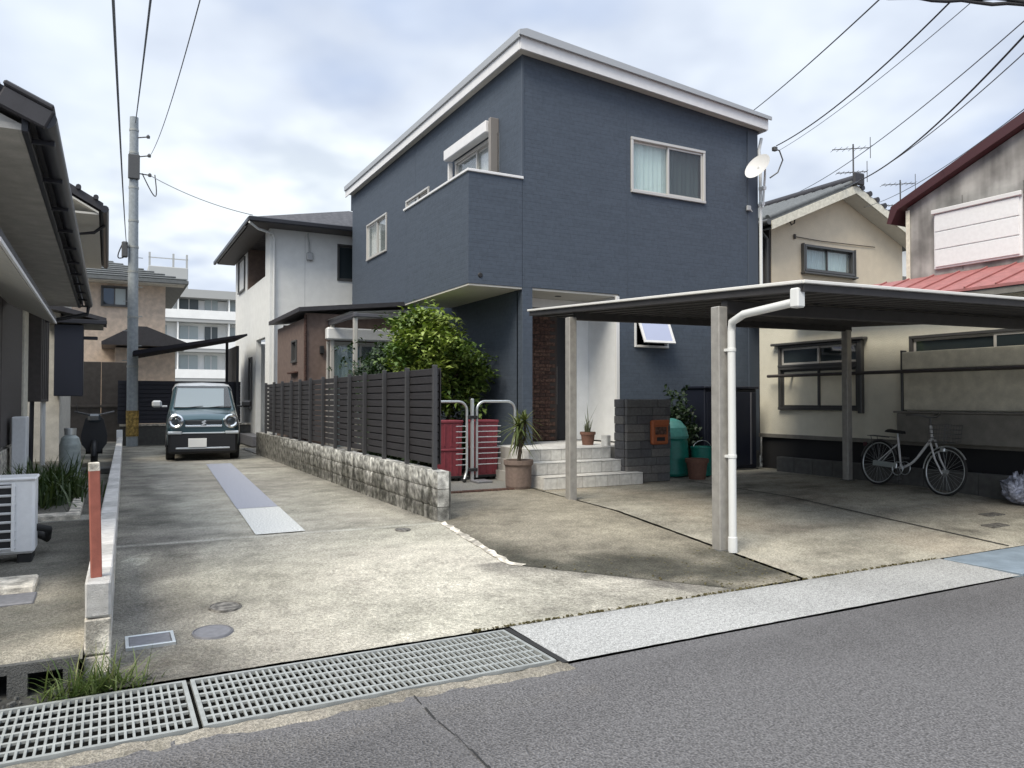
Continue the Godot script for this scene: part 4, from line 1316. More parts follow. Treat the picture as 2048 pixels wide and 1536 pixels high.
func build_right_houses() -> void:
	# long low house on the right: cream wall, lean-to with a red roof, grey upper storey
	var h := thing("cream_house", T(13, 0, 7), "cream walled house with red lean-to roof and grey upper storey on the right", "house")
	var W := MB.new()
	wall(W, side(11.0, 0.62, 1.5), 9.1, 2.28, 0.14, [Rect2(6.9, 0.48, 1.7, 1.17), Rect2(2.2, 1.1, 3.82, 0.55)])
	W.box(ID, T(11.14, 0.62, 10.46), T(16, 2.9, 10.6))
	obj("wall", W, M.beigewall, h)
	boxed("dark_base", M.darkbase, h, ID, T(11.03, -0.2, 1.5), T(11.2, 0.62, 10.58))
	boxed("base_strip", M.greybox, h, ID, T(10.97, 0.58, 1.5), T(10.999, 0.65, 10.61), 0.004)
	boxed("inner_wall", M.dim, h, ID, T(12.2, 0.1, 1.6), T(12.25, 3.0, 10.4))
	# window: dark sliding lights above, two frosted lights below
	var f := side(11.0, 0.62, 1.5)
	var wn := window(h, f, Rect2(6.9, 0.48, 1.7, 0.78), M.aludark, {"panes": [M.frost], "proud": 0.06, "fw": 0.05})
	wn.set_meta("label", "frosted lower window lights in a dark frame")
	var w2 := window(h, f, Rect2(6.9, 1.26, 1.7, 0.39), M.aludark, {"panes": [M.glassdark], "proud": 0.06, "fw": 0.04, "sash": M.alu})
	w2.set_meta("label", "narrow dark upper window lights")
	var hd := MB.new()
	hd.box(f, Vector3(6.75, 1.655, 0), Vector3(8.72, 1.70, 0.13), 0.01)
	hd.box(f, Vector3(6.82, 0.44, 0.0), Vector3(6.895, 1.65, 0.09), 0.008)
	obj("window_hood", hd, M.aludark, w2)
	# long band window and the storm shutters below it
	var bwn := window(h, f, Rect2(2.2, 1.1, 3.82, 0.55), M.aludark, {"panes": [M.glassdark], "proud": 0.02, "sash": M.alu, "n": 3})
	bwn.set_meta("label", "long dark window behind the shutters")
	var sh := boxed("shutter", M.shutterbeige, h, f, Vector3(2.1, 0.50, 0.05), Vector3(6.05, 1.40, 0.12), 0.01)
	sh.set_meta("label", "long beige storm shutter panel")
	boxed("rail", M.shutterbeige, sh, f, Vector3(2.1, 1.13, 0.125), Vector3(6.05, 1.40, 0.15), 0.008)
	boxed("edge", M.aludark, sh, f, Vector3(6.055, 0.46, 0.02), Vector3(6.09, 1.43, 0.13), 0.004)
	boxed("vent_box", M.greybox, h, f, Vector3(2.0, 0.02, 0.055), Vector3(6.1, 0.46, 0.22), 0.01)
	boxed("box_lid", M.greybox, h, f, Vector3(2.0, 0.463, 0.05), Vector3(6.14, 0.49, 0.25), 0.008)
	var pi := MB.new()
	pi.tube([T(10.84, 1.72, 10.25), T(10.84, 1.72, 2.0)], 0.028, 8)
	for k in 7: pi.box(ID, T(10.84, 1.70, 2.6 + k * 1.2), T(10.999, 1.72, 2.64 + k * 1.2))
	obj("rail_pipe", pi, M.brownpanel, h)
	# lean-to roof with its standing seams
	var lr := MB.new()
	lr.quad(T(10.68, 2.86, 1.2), T(12.0, 3.33, 1.2), T(12.0, 3.33, 9.6), T(10.68, 2.86, 9.6), T(11.4, 0, 5))
	lr.quad(T(10.68, 2.82, 1.2), T(12.0, 3.29, 1.2), T(12.0, 3.29, 9.6), T(10.68, 2.82, 9.6), T(11.4, 9, 5))
	lr.quad(T(10.68, 2.82, 1.2), T(10.68, 2.86, 1.2), T(10.68, 2.86, 9.6), T(10.68, 2.82, 9.6), T(12, 3, 5))
	var lean := obj("lean_to_roof", lr, M.redroof, h)
	for k in 20:
		boxed("seam", M.redroof, lean, Transform3D(Basis(Vector3(0, 0, 1), atan2(0.47, 1.32)), T(10.68, 2.86, 1.3 + k * 0.43)), Vector3(0, 0, -0.012), Vector3(1.39, 0.025, 0.012), 0.004)
	boxed("eave_board", M.greybox, lean, ID, T(10.70, 2.72, 1.2), T(10.75, 2.815, 9.6), 0.005)
	boxed("soffit", M.soffit, lean, ID, T(10.76, 2.76, 1.2), T(10.99, 2.79, 9.6))
	# small grey roof at the far end of the lean-to
	var gr := MB.new()
	gr.prism(side(10.9, 3.0, 9.65), [Vector2(0, 0.1), Vector2(1.4, 0.0), Vector2(1.4, 0.06), Vector2(0, 0.42)], -2.2, 0.1)
	obj("low_roof", gr, M.greytile, h)
	# upper storey with the red verge
	var U := MB.new()
	wall(U, side(12.0, 3.2, 1.0), 7.22, 1.32, 0.15)
	U.prism(side(12.0, 4.52, 1.0), [Vector2(0, 0), Vector2(7.22, 0), Vector2(7.22, 0.02), Vector2(3.5, 1.55), Vector2(0, 0.1)], -0.15, 0)
	U.box(ID, T(12.15, 3.2, 8.08), T(17, 4.5, 8.22))
	var up := obj("upper_wall", U, M.greywall, h)
	for k in 7:
		boxed("joint", M.curbblock, up, side(12.0, 3.35, 1.0), Vector3(0.75 + k * 0.92, 0, 0), Vector3(0.758 + k * 0.92, 1.2, 0.003))
	boxed("corner_board", M.creampost, up, side(11.99, 3.3, 8.16), Vector3(0, 0, 0), Vector3(0.07, 1.2, 0.02), 0.004)
	var rv := MB.new()
	rv.prism(side(11.9, 4.52, 1.0), [Vector2(-0.3, 0.0), Vector2(3.5, 1.56), Vector2(7.3, 0.0), Vector2(7.42, -0.22), Vector2(7.50, -0.20), Vector2(7.42, 0.08), Vector2(3.5, 1.76), Vector2(-0.3, 0.2)], -5.0, 0.05)
	obj("roof", rv, M.redtrim, h)
	# white shutter box on the upper storey
	var sb := MB.new()
	sb.box(side(12.0, 3.42, 6.36), Vector3(0, 0, 0), Vector3(1.36, 0.93, 0.05), 0.006)
	var sbx := obj("window_cover", sb, M.acwhite, h)
	for k in 3:
		boxed("slat", M.acwhite, sbx, side(11.95, 3.42, 6.36), Vector3(0.03, 0.03 + k * 0.29, 0), Vector3(1.33, 0.03 + k * 0.29 + 0.275, 0.022), 0.006)
	boxed("slat_cap", M.white, sbx, side(11.95, 3.42, 6.36), Vector3(-0.02, 0.90, 0.0), Vector3(1.38, 0.97, 0.05), 0.008)

	# cream gabled house behind
	var g := thing("gabled_house", T(16.3, 0, 16), "cream two storey house with grey tiled gable roof behind the carport", "house")
	var G := MB.new()
	wall(G, front(13.9, 0, 13.0), 4.85, 5.45, 0.15, [Rect2(1.05, 4.42, 1.78, 0.66)])
	G.prism(front(13.9, 5.45, 13.0), [Vector2(0, 0), Vector2(4.85, 0), Vector2(2.42, 1.0)], -0.15, 0)
	obj("wall", G, M.creamwall, g)
	boxed("rear_wall", M.creamwall, g, ID, T(14.0, 0, 18.9), T(18.55, 5.4, 19.0))
	boxed("side_wall", M.brownpanel, g, ID, T(13.85, 0, 13.02), T(13.95, 5.45, 19.0))
	boxed("side_wall", M.creamwall, g, ID, T(18.6, 0, 13.16), T(18.75, 5.45, 19.0))
	boxed("inner_wall", M.dim, g, ID, T(14.1, 3.6, 14.2), T(18.4, 5.4, 14.25))
	var gw := window(g, front(13.9, 0, 13.0), Rect2(1.05, 4.42, 1.78, 0.66), M.aludark, {"curtains": [M.tealdark, M.teal], "proud": 0.09, "fw": 0.06})
	gw.set_meta("label", "black framed window with half drawn curtains")
	var bars := MB.new()
	bars.box(front(13.9, 0, 13.0), Vector3(0.98, 4.36, 0.0), Vector3(2.92, 4.40, 0.14), 0.005)
	for s in [1.0, 2.86]: bars.box(front(13.9, 0, 13.0), Vector3(s, 4.34, 0.0), Vector3(s + 0.03, 5.10, 0.10), 0.005)
	obj("window_rail", bars, M.aludark, gw)
	var rf := MB.new()
	rf.prism(front(16.32, 6.5, 12.55), [Vector2(-2.95, -1.20), Vector2(0, 0.02), Vector2(2.85, -1.16), Vector2(2.85, -1.04), Vector2(0, 0.14), Vector2(-2.95, -1.08)], -6.9, 0)
	var roof := obj("roof", rf, M.greytile, g)
	var fb := MB.new()
	fb.prism(front(16.32, 6.5, 12.52), [Vector2(-2.9, -1.30), Vector2(0, -0.10), Vector2(2.8, -1.26), Vector2(2.8, -1.06), Vector2(0, 0.10), Vector2(-2.9, -1.10)], -0.03, 0)
	obj("verge_board", fb, M.creampost, roof)
	var sf := MB.new()
	sf.prism(front(16.32, 6.44, 12.56), [Vector2(-2.8, -1.20), Vector2(0, -0.05), Vector2(2.75, -1.18), Vector2(2.75, -1.15), Vector2(0, -0.02), Vector2(-2.8, -1.17)], -0.43, 0)
	obj("soffit", sf, M.soffit, roof)
	for k in 22:
		var tm := MB.new()
		var t := 12.6 + k * 0.3
		tm.tube([T(13.36, 5.47, t), T(16.32, 6.69, t)], 0.075, 6)
		obj("roof_tile", tm, M.greytile, roof)
	for k in 10:
		var x := 16.55 + k * 0.28
		var vb := MB.new()
		vb.tube([T(x, 6.66 - (x - 16.32) * 0.413, 12.50), T(x, 6.66 - (x - 16.32) * 0.413, 12.8)], 0.07, 8)
		obj("verge_tile", vb, M.darktile, roof)
	var rd := MB.new()
	rd.tube([T(16.32, 6.74, 12.45), T(16.32, 6.74, 19.5)], 0.13, 8)
	rd.box(ID, T(16.12, 6.58, 12.42), T(16.52, 6.9, 12.5), 0.05)
	obj("ridge", rd, M.darktile, roof)
	var gu := MB.new()
	gu.tube([T(13.3, 5.36, 12.5), T(13.3, 5.36, 19.4)], 0.07, 8)
	gu.tube([T(13.35, 5.3, 12.9), T(13.75, 5.1, 13.0), T(13.78, 0, 13.05)], 0.04, 8)
	obj("gutter", gu, M.aludark, roof)
	var cl := MB.new()
	cl.tube([T(14.4, 5.62, 12.93), T(14.5, 5.5, 12.93), T(14.6, 5.55, 12.93), T(14.62, 5.68, 12.93)], 0.018)
	cl.tube([T(14.7, 5.24, 12.97), T(15.6, 5.22, 12.97), T(17.6, 5.26, 12.97)], 0.01)
	cl.box(front(14.66, 5.24, 13.0), Vector3(-0.03, -0.06, 0), Vector3(0.03, 0.06, 0.05), 0.01)
	obj("cable", cl, M.fencebrown, g)
	# a sliver of a white house between the two
	var s := thing("white_outhouse", T(19, 0, 14.5), "white walled building seen between the gable and the grey upper storey", "building")
	boxed("wall", M.whitewall, s, ID, T(18.85, 0, 14.0), T(24, 5.9, 18))
	boxed("low_wall", M.greybox, s, ID, T(18.7, 3.0, 13.6), T(24, 4.75, 13.98))
	boxed("roof", M.greytile, s, ID, T(18.6, 5.9, 13.8), T(24.2, 6.05, 18.2))

	# aerials
	var la := ["tv aerial standing on the slope of the cream gable, taller one", "tv aerial behind the red verge of the grey upper storey"]
	for q in [[16.35, 6.15, 12.75, 1.62, 0], [19.9, 6.0, 14.2, 1.65, 1]]:
		pass
	aerial(T(17.35, 6.2, 13.4), 1.85, la[0])
	aerial(T(21.0, 6.05, 14.6), 1.85, la[1])


func aerial(at: Vector3, hgt: float, label: String) -> void:
	var a := thing("tv_aerial", at, label, "tv aerial", "tv aerials on the roofs at the right")
	var m := MB.new()
	m.tube([at, at + Vector3(0, hgt, 0)], 0.022, 6)
	obj("mast", m, M.aludark, a)
	for q in [[hgt - 0.12, 1.0, 0.55], [hgt - 0.75, 0.8, 0.4]]:
		var b := MB.new()
		var c := at + Vector3(0, q[0], 0)
		var d := Vector3(0.86, 0.05, 0.5)
		var e := Vector3(-0.5, 0, 0.86)
		b.tube([c - d * q[1] * 0.55, c + d * q[1] * 0.45], 0.013, 5)
		for k in 7:
			var m0: Vector3 = c + d * q[1] * (-0.52 + k * 0.155)
			b.tube([m0 - e * q[2] * 0.35, m0 + e * q[2] * 0.35], 0.007, 4)
		b.tube([c + d * q[1] * 0.45 + Vector3(0, 0.28, 0), c + d * q[1] * 0.45 - Vector3(0, 0.28, 0)], 0.010, 5)
		obj("antenna", b, M.aludark, a)


func build_background() -> void:
	# tan house
	var h := thing("tan_house", T(0, 0, 33), "tan tiled house with grey hipped roof behind the utility pole", "house")
	var W := MB.new()
	wall(W, front(-5.5, 0, 30.0), 7.3, 5.45, 0.15, [Rect2(5.25, 4.55, 0.85, 0.72)])
	W.box(ID, T(-5.5, 0, 30.15), T(1.8, 5.4, 37))
	obj("wall", W, M.tanwall, h)
	var w := window(h, front(-5.5, 0, 30.0), Rect2(5.25, 4.55, 0.85, 0.72), M.aludark, {"panes": [M.glassdark, M.aptwin], "proud": 0.08})
	w.set_meta("label", "dark framed window in the tan wall")
	var rf := MB.new()
	var o := T(-1.5, 5, 33)
	rf.quad(T(-6.3, 5.5, 29.2), T(2.5, 5.5, 29.2), T(-0.5, 6.75, 33.2), T(-3.3, 6.75, 33.2), o)
	rf.tri(T(2.5, 5.5, 29.2), T(2.5, 5.5, 37.5), T(-0.5, 6.75, 33.2), o)
	rf.quad(T(2.5, 5.5, 37.5), T(-6.3, 5.5, 37.5), T(-3.3, 6.75, 33.2), T(-0.5, 6.75, 33.2), o)
	rf.box(ID, T(-6.3, 5.40, 29.2), T(2.5, 5.495, 37.5))
	var roof := obj("roof", rf, M.greytile, h)
	for k in 9:
		var y := 5.53 + k * 0.135
		var t := 29.25 + k * 0.44
		var s1 := 2.45 - k * 0.33
		boxed("tile_course", M.greytile, roof, ID, T(-6.0 + k * 0.3, y, t), T(s1, y + 0.06, t + 0.12), 0.02)
	boxed("soffit", M.plaster, roof, ID, T(-6.2, 5.36, 29.3), T(2.4, 5.395, 29.99))
	# low tiled roof and the tan wall to the right of the pole
	var lh := thing("low_tiled_house", T(1.5, 0, 29), "low annex with grey tiled roof between the pole and the apartment block", "annex")
	boxed("wall", M.tanwall, lh, ID, T(0.2, 0, 28.0), T(2.0, 3.0, 29.8))
	var lr := MB.new()
	lr.prism(front(1.2, 3.05, 27.4), [Vector2(-1.4, 0.0), Vector2(1.2, 0), Vector2(1.2, 0.1), Vector2(-0.1, 0.62), Vector2(-0.5, 0.62), Vector2(-1.4, 0.1)], -2.6, 0)
	obj("roof", lr, M.darktile, lh)
	# dark canopy reaching over the drive
	var c := thing("dark_canopy", T(2.2, 0, 23.5), "thin dark sloping carport canopy beyond the parked car", "canopy")
	var cm := MB.new()
	cm.prism(front(0.6, 2.50, 23.0), [Vector2(0, 0), Vector2(2.95, 0.64), Vector2(2.95, 0.70), Vector2(0, 0.12)], -2.6, 0)
	obj("roof", cm, M.mattdark, c)
	for q in [[0.7, 2.55], [3.3, 3.1]]:
		var cp := MB.new()
		cp.box(ID, T(q[0] - 0.04, 0, 25.3), T(q[0] + 0.04, q[1], 25.38), 0.01)
		obj("post", cp, M.gutterdark, c)
	# dark board fence on a low wall behind the car
	var f := thing("dark_board_fence", T(1.8, 0, 24.6), "dark board fence on a low concrete base behind the parked car", "fence")
	boxed("base", M.curbblock, f, ID, T(0.3, -0.05, 24.5), T(4.6, 0.52, 24.65), 0.01)
	boxed("cap", M.foundation, f, ID, T(0.3, 0.522, 24.46), T(4.6, 0.58, 24.69), 0.008)
	boxed("backing", M.fencenavy, f, ID, T(0.26, 0.6, 24.59), T(3.59, 1.83, 24.6))
	for k in 10:
		boxed("board", M.fencenavy, f, ID, T(0.25, 0.6 + k * 0.125, 24.55), T(3.6, 0.6 + k * 0.125 + 0.115, 24.58), 0.005)
	# brown fence to the left of the pole
	var b := thing("brown_panel_fence", T(-1, 0, 27), "greyish brown panel wall below the tan house", "fence")
	for k in 5:
		boxed("panel", M.fencebrown, b, ID, T(-3.9 + k * 0.93, 0.0, 26.5), T(-3.9 + k * 0.93 + 0.92, 2.45, 26.56), 0.008)
	boxed("rail", M.fencebrown, b, ID, T(-3.9, 1.05, 26.44), T(0.7, 1.13, 26.5), 0.008)

	# apartment block
	var a := thing("apartment_block", T(7, 0, 74), "white concrete apartment block with long balconies in the distance", "apartment block")
	boxed("wall", M.apt, a, ID, T(-8, 0, 71.5), T(20, 10.0, 82))
	boxed("roof", M.aptgrey, a, ID, T(-8.4, 10.05, 70.0), T(20.4, 10.75, 82.5))
	for fl in 4:
		var y := 0.6 + fl * 2.55
		boxed("floor_slab", M.aptgrey, a, ID, T(-8, y - 0.30, 70.05), T(20, y - 0.003, 71.49))
		boxed("parapet", M.apt, a, ID, T(-8, y, 70.0), T(20, y + 0.75, 70.15))
		for k in 13:
			var s := -6.9 + k * 2.05
			if s > 9.6: continue
			var wd := 1.5 if k % 2 == 0 else 1.05
			var wv := boxed("window", M.aptwin if (k + fl) % 3 else M.aptdark, a, ID, T(s, y + 0.15, 71.40), T(s + wd, y + 2.0, 71.495), 0.01)
			boxed("mullion", M.white, wv, ID, T(s + wd / 2 - 0.04, y + 0.15, 71.36), T(s + wd / 2 + 0.04, y + 2.0, 71.398))
		for k in 5:
			boxed("partition", M.apt, a, ID, T(-6.9 + k * 4.1 - 0.25, y, 70.16), T(-6.9 + k * 4.1 - 0.15, y + 2.24, 71.49))
	var tk := boxed("tank_house", M.aptgrey, a, ID, T(3.0, 10.76, 73), T(6.2, 13.0, 76), 0.05)
	for s in [3.1, 5.0, 6.1]:
		boxed("rail_post", M.aptgrey, tk, ID, T(s - 0.08, 13.0, 73.1), T(s + 0.08, 14.2, 73.26))
	boxed("rail_bar", M.aptgrey, tk, ID, T(3.0, 13.7, 73.1), T(6.2, 13.78, 73.16))


func build_carport() -> void:
	var c := thing("carport", T(7.8, 0, 6.8), "two car carport with flat dark roof, slim grey posts and pale roof edge", "carport")
	var A := T(4.94, 2.19, 4.30)
	var B := T(10.58, 2.29, 4.30)
	var C := T(10.62, 2.55, 9.40)
	var D := T(5.29, 2.51, 9.40)
	var n := 22
	# folded-plate roof: ribs run from the street to the back
	var prof := [[0.0, 0.0], [0.3, 0.0], [0.42, 0.075], [0.78, 0.075], [0.9, 0.0]]
	var r0 := []
	var r1 := []
	for k in n:
		for q in prof:
			var x: float = (k + q[0]) / n
			if k == n - 1 and q[0] > 0.9: continue
			r0.append(A.lerp(B, x) + Vector3(0, q[1] - 0.03, 0))
			r1.append(D.lerp(C, x) + Vector3(0, q[1] - 0.03, 0))
	var rm := MB.new()
	for k in r0.size() - 1:
		var mid: Vector3 = (r0[k] + r1[k + 1]) / 2
		rm.quad(r0[k], r0[k + 1], r1[k + 1], r1[k], mid + Vector3(0, -1, 0))
		var dn := Vector3(0, -0.004, 0)
		rm.quad(r0[k] + dn, r0[k + 1] + dn, r1[k + 1] + dn, r1[k] + dn, mid + Vector3(0, 1, 0))
	obj("roof", rm, M.carroof, c)
	# edges
	for q in [[A, B], [B, C], [C, D], [D, A]]:
		var e := MB.new()
		var d: Vector3 = (q[1] - q[0])
		var outw := Vector3(d.z, 0, -d.x).normalized() * -1.0
		if outw.dot((q[0] + q[1]) / 2 - (A + C) / 2) < 0: outw = -outw
		var z := d.normalized()
		var up := Vector3(0, 1, 0)
		up = (up - z * up.dot(z)).normalized()
		var fr := Transform3D(Basis(outw, up, z), q[0])
		e.box(fr, Vector3(0.0, 0.03, -0.02), Vector3(0.04, 0.056, d.length() + 0.02), 0.004)
		obj("edge", e, M.carfascia, c)
		var e2 := MB.new()
		e2.box(fr, Vector3(-0.004, -0.034, 0.0), Vector3(0.012, 0.028, d.length()), 0.003)
		obj("edge_board", e2, M.carroof, c)
	# posts and cross beams
	var posts := [[4.98, 5.29, 2.14], [5.25, 8.26, 2.34], [10.45, 8.23, 2.40], [10.42, 5.29, 2.20]]
	for k in 4:
		var q: Array = posts[k]
		var pm := MB.new()
		var w := 0.055
		pm.box(ID, T(q[0] - w, gy(q[1]) - 0.05, q[1] - w), T(q[0] + w, q[2], q[1] + w), 0.008)
		var po := obj("post", pm, M.post, c)
		var pl := MB.new()
		pl.box(ID, T(q[0] - 0.08, gy(q[1]) - 0.02, q[1] - 0.08), T(q[0] + 0.08, gy(q[1]) + 0.012, q[1] + 0.08), 0.004)
		if k != 1: obj("foot", pl, M.curbblock, po)
	for q in [[5.04, 5.29, 2.10, 10.5, 5.29, 2.18], [5.31, 8.26, 2.33, 10.55, 8.24, 2.40]]:
		var a := T(q[0], q[2], q[1])
		var b := T(q[3], q[5], q[4])
		var d := b - a
		var z := d.normalized()
		var x := Vector3(0, 1, 0).cross(z).normalized()
		var bm := MB.new()
		bm.box(Transform3D(Basis(x, z.cross(x), z), a), Vector3(-0.04, -0.02, 0), Vector3(0.04, 0.10, d.length()), 0.006)
		obj("beam", bm, M.carroof, c)
	# rainwater: outlet at the street corner, sloping pipe, downpipe along the post
	var gm := MB.new()
	gm.box(ID, T(4.90, 2.03, 4.31), T(4.99, 2.19, 4.40), 0.012)
	var go := obj("gutter_outlet", gm, M.pvc, c)
	var pp := MB.new()
	pp.tube([T(4.95, 2.08, 4.38), T(5.0, 2.045, 5.0), T(5.02, 1.99, 5.165), T(5.025, 1.9, 5.18), T(5.025, gy(5.2) + 0.03, 5.18)], 0.036, 12)
	for y in [0.75, 1.72]:
		pp.lathe(T(5.025, y, 5.18), [Vector2(0.036, 0), Vector2(0.042, 0.004), Vector2(0.042, 0.03), Vector2(0.036, 0.034)], 12)
		pp.box(ID, T(4.985, y + 0.005, 5.19), T(5.01, y + 0.03, 5.235))
	pp.lathe(T(5.025, gy(5.2), 5.18), [Vector2(0.036, 0.14), Vector2(0.043, 0.135), Vector2(0.043, 0.0)], 12)
	obj("downpipe", pp, M.pvc, c)


func build_fence_and_walls() -> void:
	# block wall under the fence
	var w := thing("block_wall", T(3.1, 0, 12.5), "stained rough faced concrete block wall below the dark slatted fence", "wall")

	var dirt := func(s: float, y: float, t: float) -> Color:
		var v := 0.95 + nz_c.get_noise_2d(t * 1.6, y * 2.0) * 0.6 + nz_b.get_noise_2d(t * 2.4, y * 0.8) * 0.5 + nz_d.get_noise_2d(t, y) * 0.4
		var c := Color(0.40, 0.39, 0.365).lerp(Color(0.54, 0.535, 0.505), smoothstep(0.28, 0.42, y))
		var blackrun := clampf(nz_b.get_noise_2d(t * 3.0, y * 0.5 + 50) * 2.2 + 0.15, 0, 1) * smoothstep(0.56, 0.30, y)
		c = c.lerp(Color(0.10, 0.098, 0.085), clampf(blackrun * 0.85 + 0.55 * smoothstep(0.42, 0.12, y) + 0.3 * smoothstep(11.0, 14.0, t), 0, 0.9))
		c = c * clampf(v, 0.35, 1.35)
		c.a = 1.0
		return c
	for r in 3:
		var off := 0.2 if r % 2 else 0.0
		for k in 29:
			var t0: float = maxf(7.46, 7.46 + k * 0.4 - off)
			var t1: float = minf(7.46 + (k + 1) * 0.4 - off, 18.7)
			if t1 - t0 < 0.05: continue
			var s := 3.08 + (t0 - 7.46) * 0.004
			var bm := MB.new()
			var bulge := rng.randf_range(0.0, 0.006)
			var rows := []
			var cols := []
			var nu := 12
			var nv := 7
			var y0 := -0.04 + r * 0.19
			var y1 := y0 + 0.183
			for i in nv + 1:
				var row := []
				var cr := []
				for j in nu + 1:
					var t := lerpf(t0 + 0.004, t1 - 0.004, float(j) / nu)
					var y := lerpf(y0, y1, float(i) / nv)
					var rim := minf(minf(i, nv - i) / 1.0, minf(j, nu - j) / 1.0)
					var d := (0.007 + bulge + nz_c.get_noise_2d(t * 2.0, y * 3.0) * 0.007) * clampf(rim, 0, 1)
					row.append(T(s - d, y, t))
					cr.append(dirt.call(s, y, t))
				rows.append(row); cols.append(cr)
			bm.grid(rows, cols)
			bm.tint = dirt.call(s, y1 - 0.02, t0 + 0.1) * 1.05
			bm.tint.a = 1.0
			bm.box(ID, T(s, y0, t0 + 0.004), T(s + 0.13, y1, t1 - 0.004))
			obj("block", bm, M.block, w)
	var fill := MB.new()
	fill.tint = Color(0.16, 0.155, 0.14)
	fill.box(ID, T(3.10, -0.1, 7.48), T(3.24, 0.515, 18.68))
	obj("mortar", fill, M.block, w)
	# slatted fence
	var f := thing("slat_fence", T(3.16, 0.53, 12.5), "dark brown fence of horizontal slats between posts on the block wall", "fence")
	var ts := [7.66, 8.52, 9.36, 10.2, 10.95, 11.72, 12.5, 13.38, 14.2, 14.95, 15.8, 16.68, 17.6]
	for k in 13:
		boxed("post", M.fencepost, f, ID, T(3.10, 0.53, ts[k] - 0.022), T(3.15, 1.66, ts[k] + 0.022), 0.004)
	var nsl := 12
	for k in 12:
		for r in nsl:
			var y := 0.58 + r * 0.0885
			boxed("slat", M.fence, f, ID, T(3.152, y, ts[k] - 0.005), T(3.17, y + 0.074, ts[k + 1] - 0.0065), 0.003)
	# back face boards close most gaps
	for k in 12:
		if k == 3 or k == 5 or k == 6: continue
		boxed("back_board", M.fence, f, ID, T(3.19, 0.58, ts[k]), T(3.2, 1.63, ts[k + 1] - 0.008), 0.002)
	# low wall on the left
	var lw := thing("low_block_wall", T(0, -0.15, 12), "low pale concrete block wall between the left yard and the driveway", "wall")
	var turn := Basis(Vector3.UP, -atan(0.0185))
	var meshes := [box_mesh(Vector3(0.122, 0.185, 0.386), 0.008, 0.002), box_mesh(Vector3(0.12, 0.186, 0.384), 0.010, 0.003), box_mesh(Vector3(0.121, 0.184, 0.387), 0.007, 0.002)]
	for k in 44:
		var t := 4.5 + 0.195 + k * 0.39
		var s := -0.035 + 0.0185 * (t - 4.5)
		for r in 3:
			if r == 0 and t > 9.0: continue
			var cm: Material = [M.copeblock, M.copeblock2][rng.randi() % 2] if r == 2 else [M.copeblock2, M.foundation][rng.randi() % 2]
			piece("block", meshes[rng.randi() % 3], cm, lw, T(s, 0.245 - (2 - r) * 0.19, t), turn)
	var cap := MB.new()
	cap.box(ID, T(0.2, 0.0, 21.7), T(0.34, 0.52, 21.84), 0.01)
	obj("end_post", cap, M.acwhite, lw)
	boxed("footing", M.curbblock, lw, ID, T(-0.105, -0.2, 4.47), T(0.03, -0.13, 4.75), 0.01)
	# red post on its end
	var rp := thing("red_post", T(-0.045, 0.34, 4.62), "rusty red square post standing on the end of the low block wall", "post")
	var pm := MB.new()
	pm.box(Transform3D(Basis.from_euler(Vector3(0.0, 0.1, deg_to_rad(1.6))), T(-0.045, 0.335, 4.64)), Vector3(-0.026, 0, -0.026), Vector3(0.026, 0.61, 0.026), 0.004)
	obj("shaft", pm, M.redpost, rp)
	var pc := MB.new()
	pc.box(Transform3D(Basis.from_euler(Vector3(0.0, 0.1, deg_to_rad(1.6))), T(-0.045, 0.335, 4.64)), Vector3(-0.0265, 0.565, -0.0265), Vector3(0.0265, 0.612, 0.0265), 0.004)
	obj("bare_top", pc, M.foundation, rp)


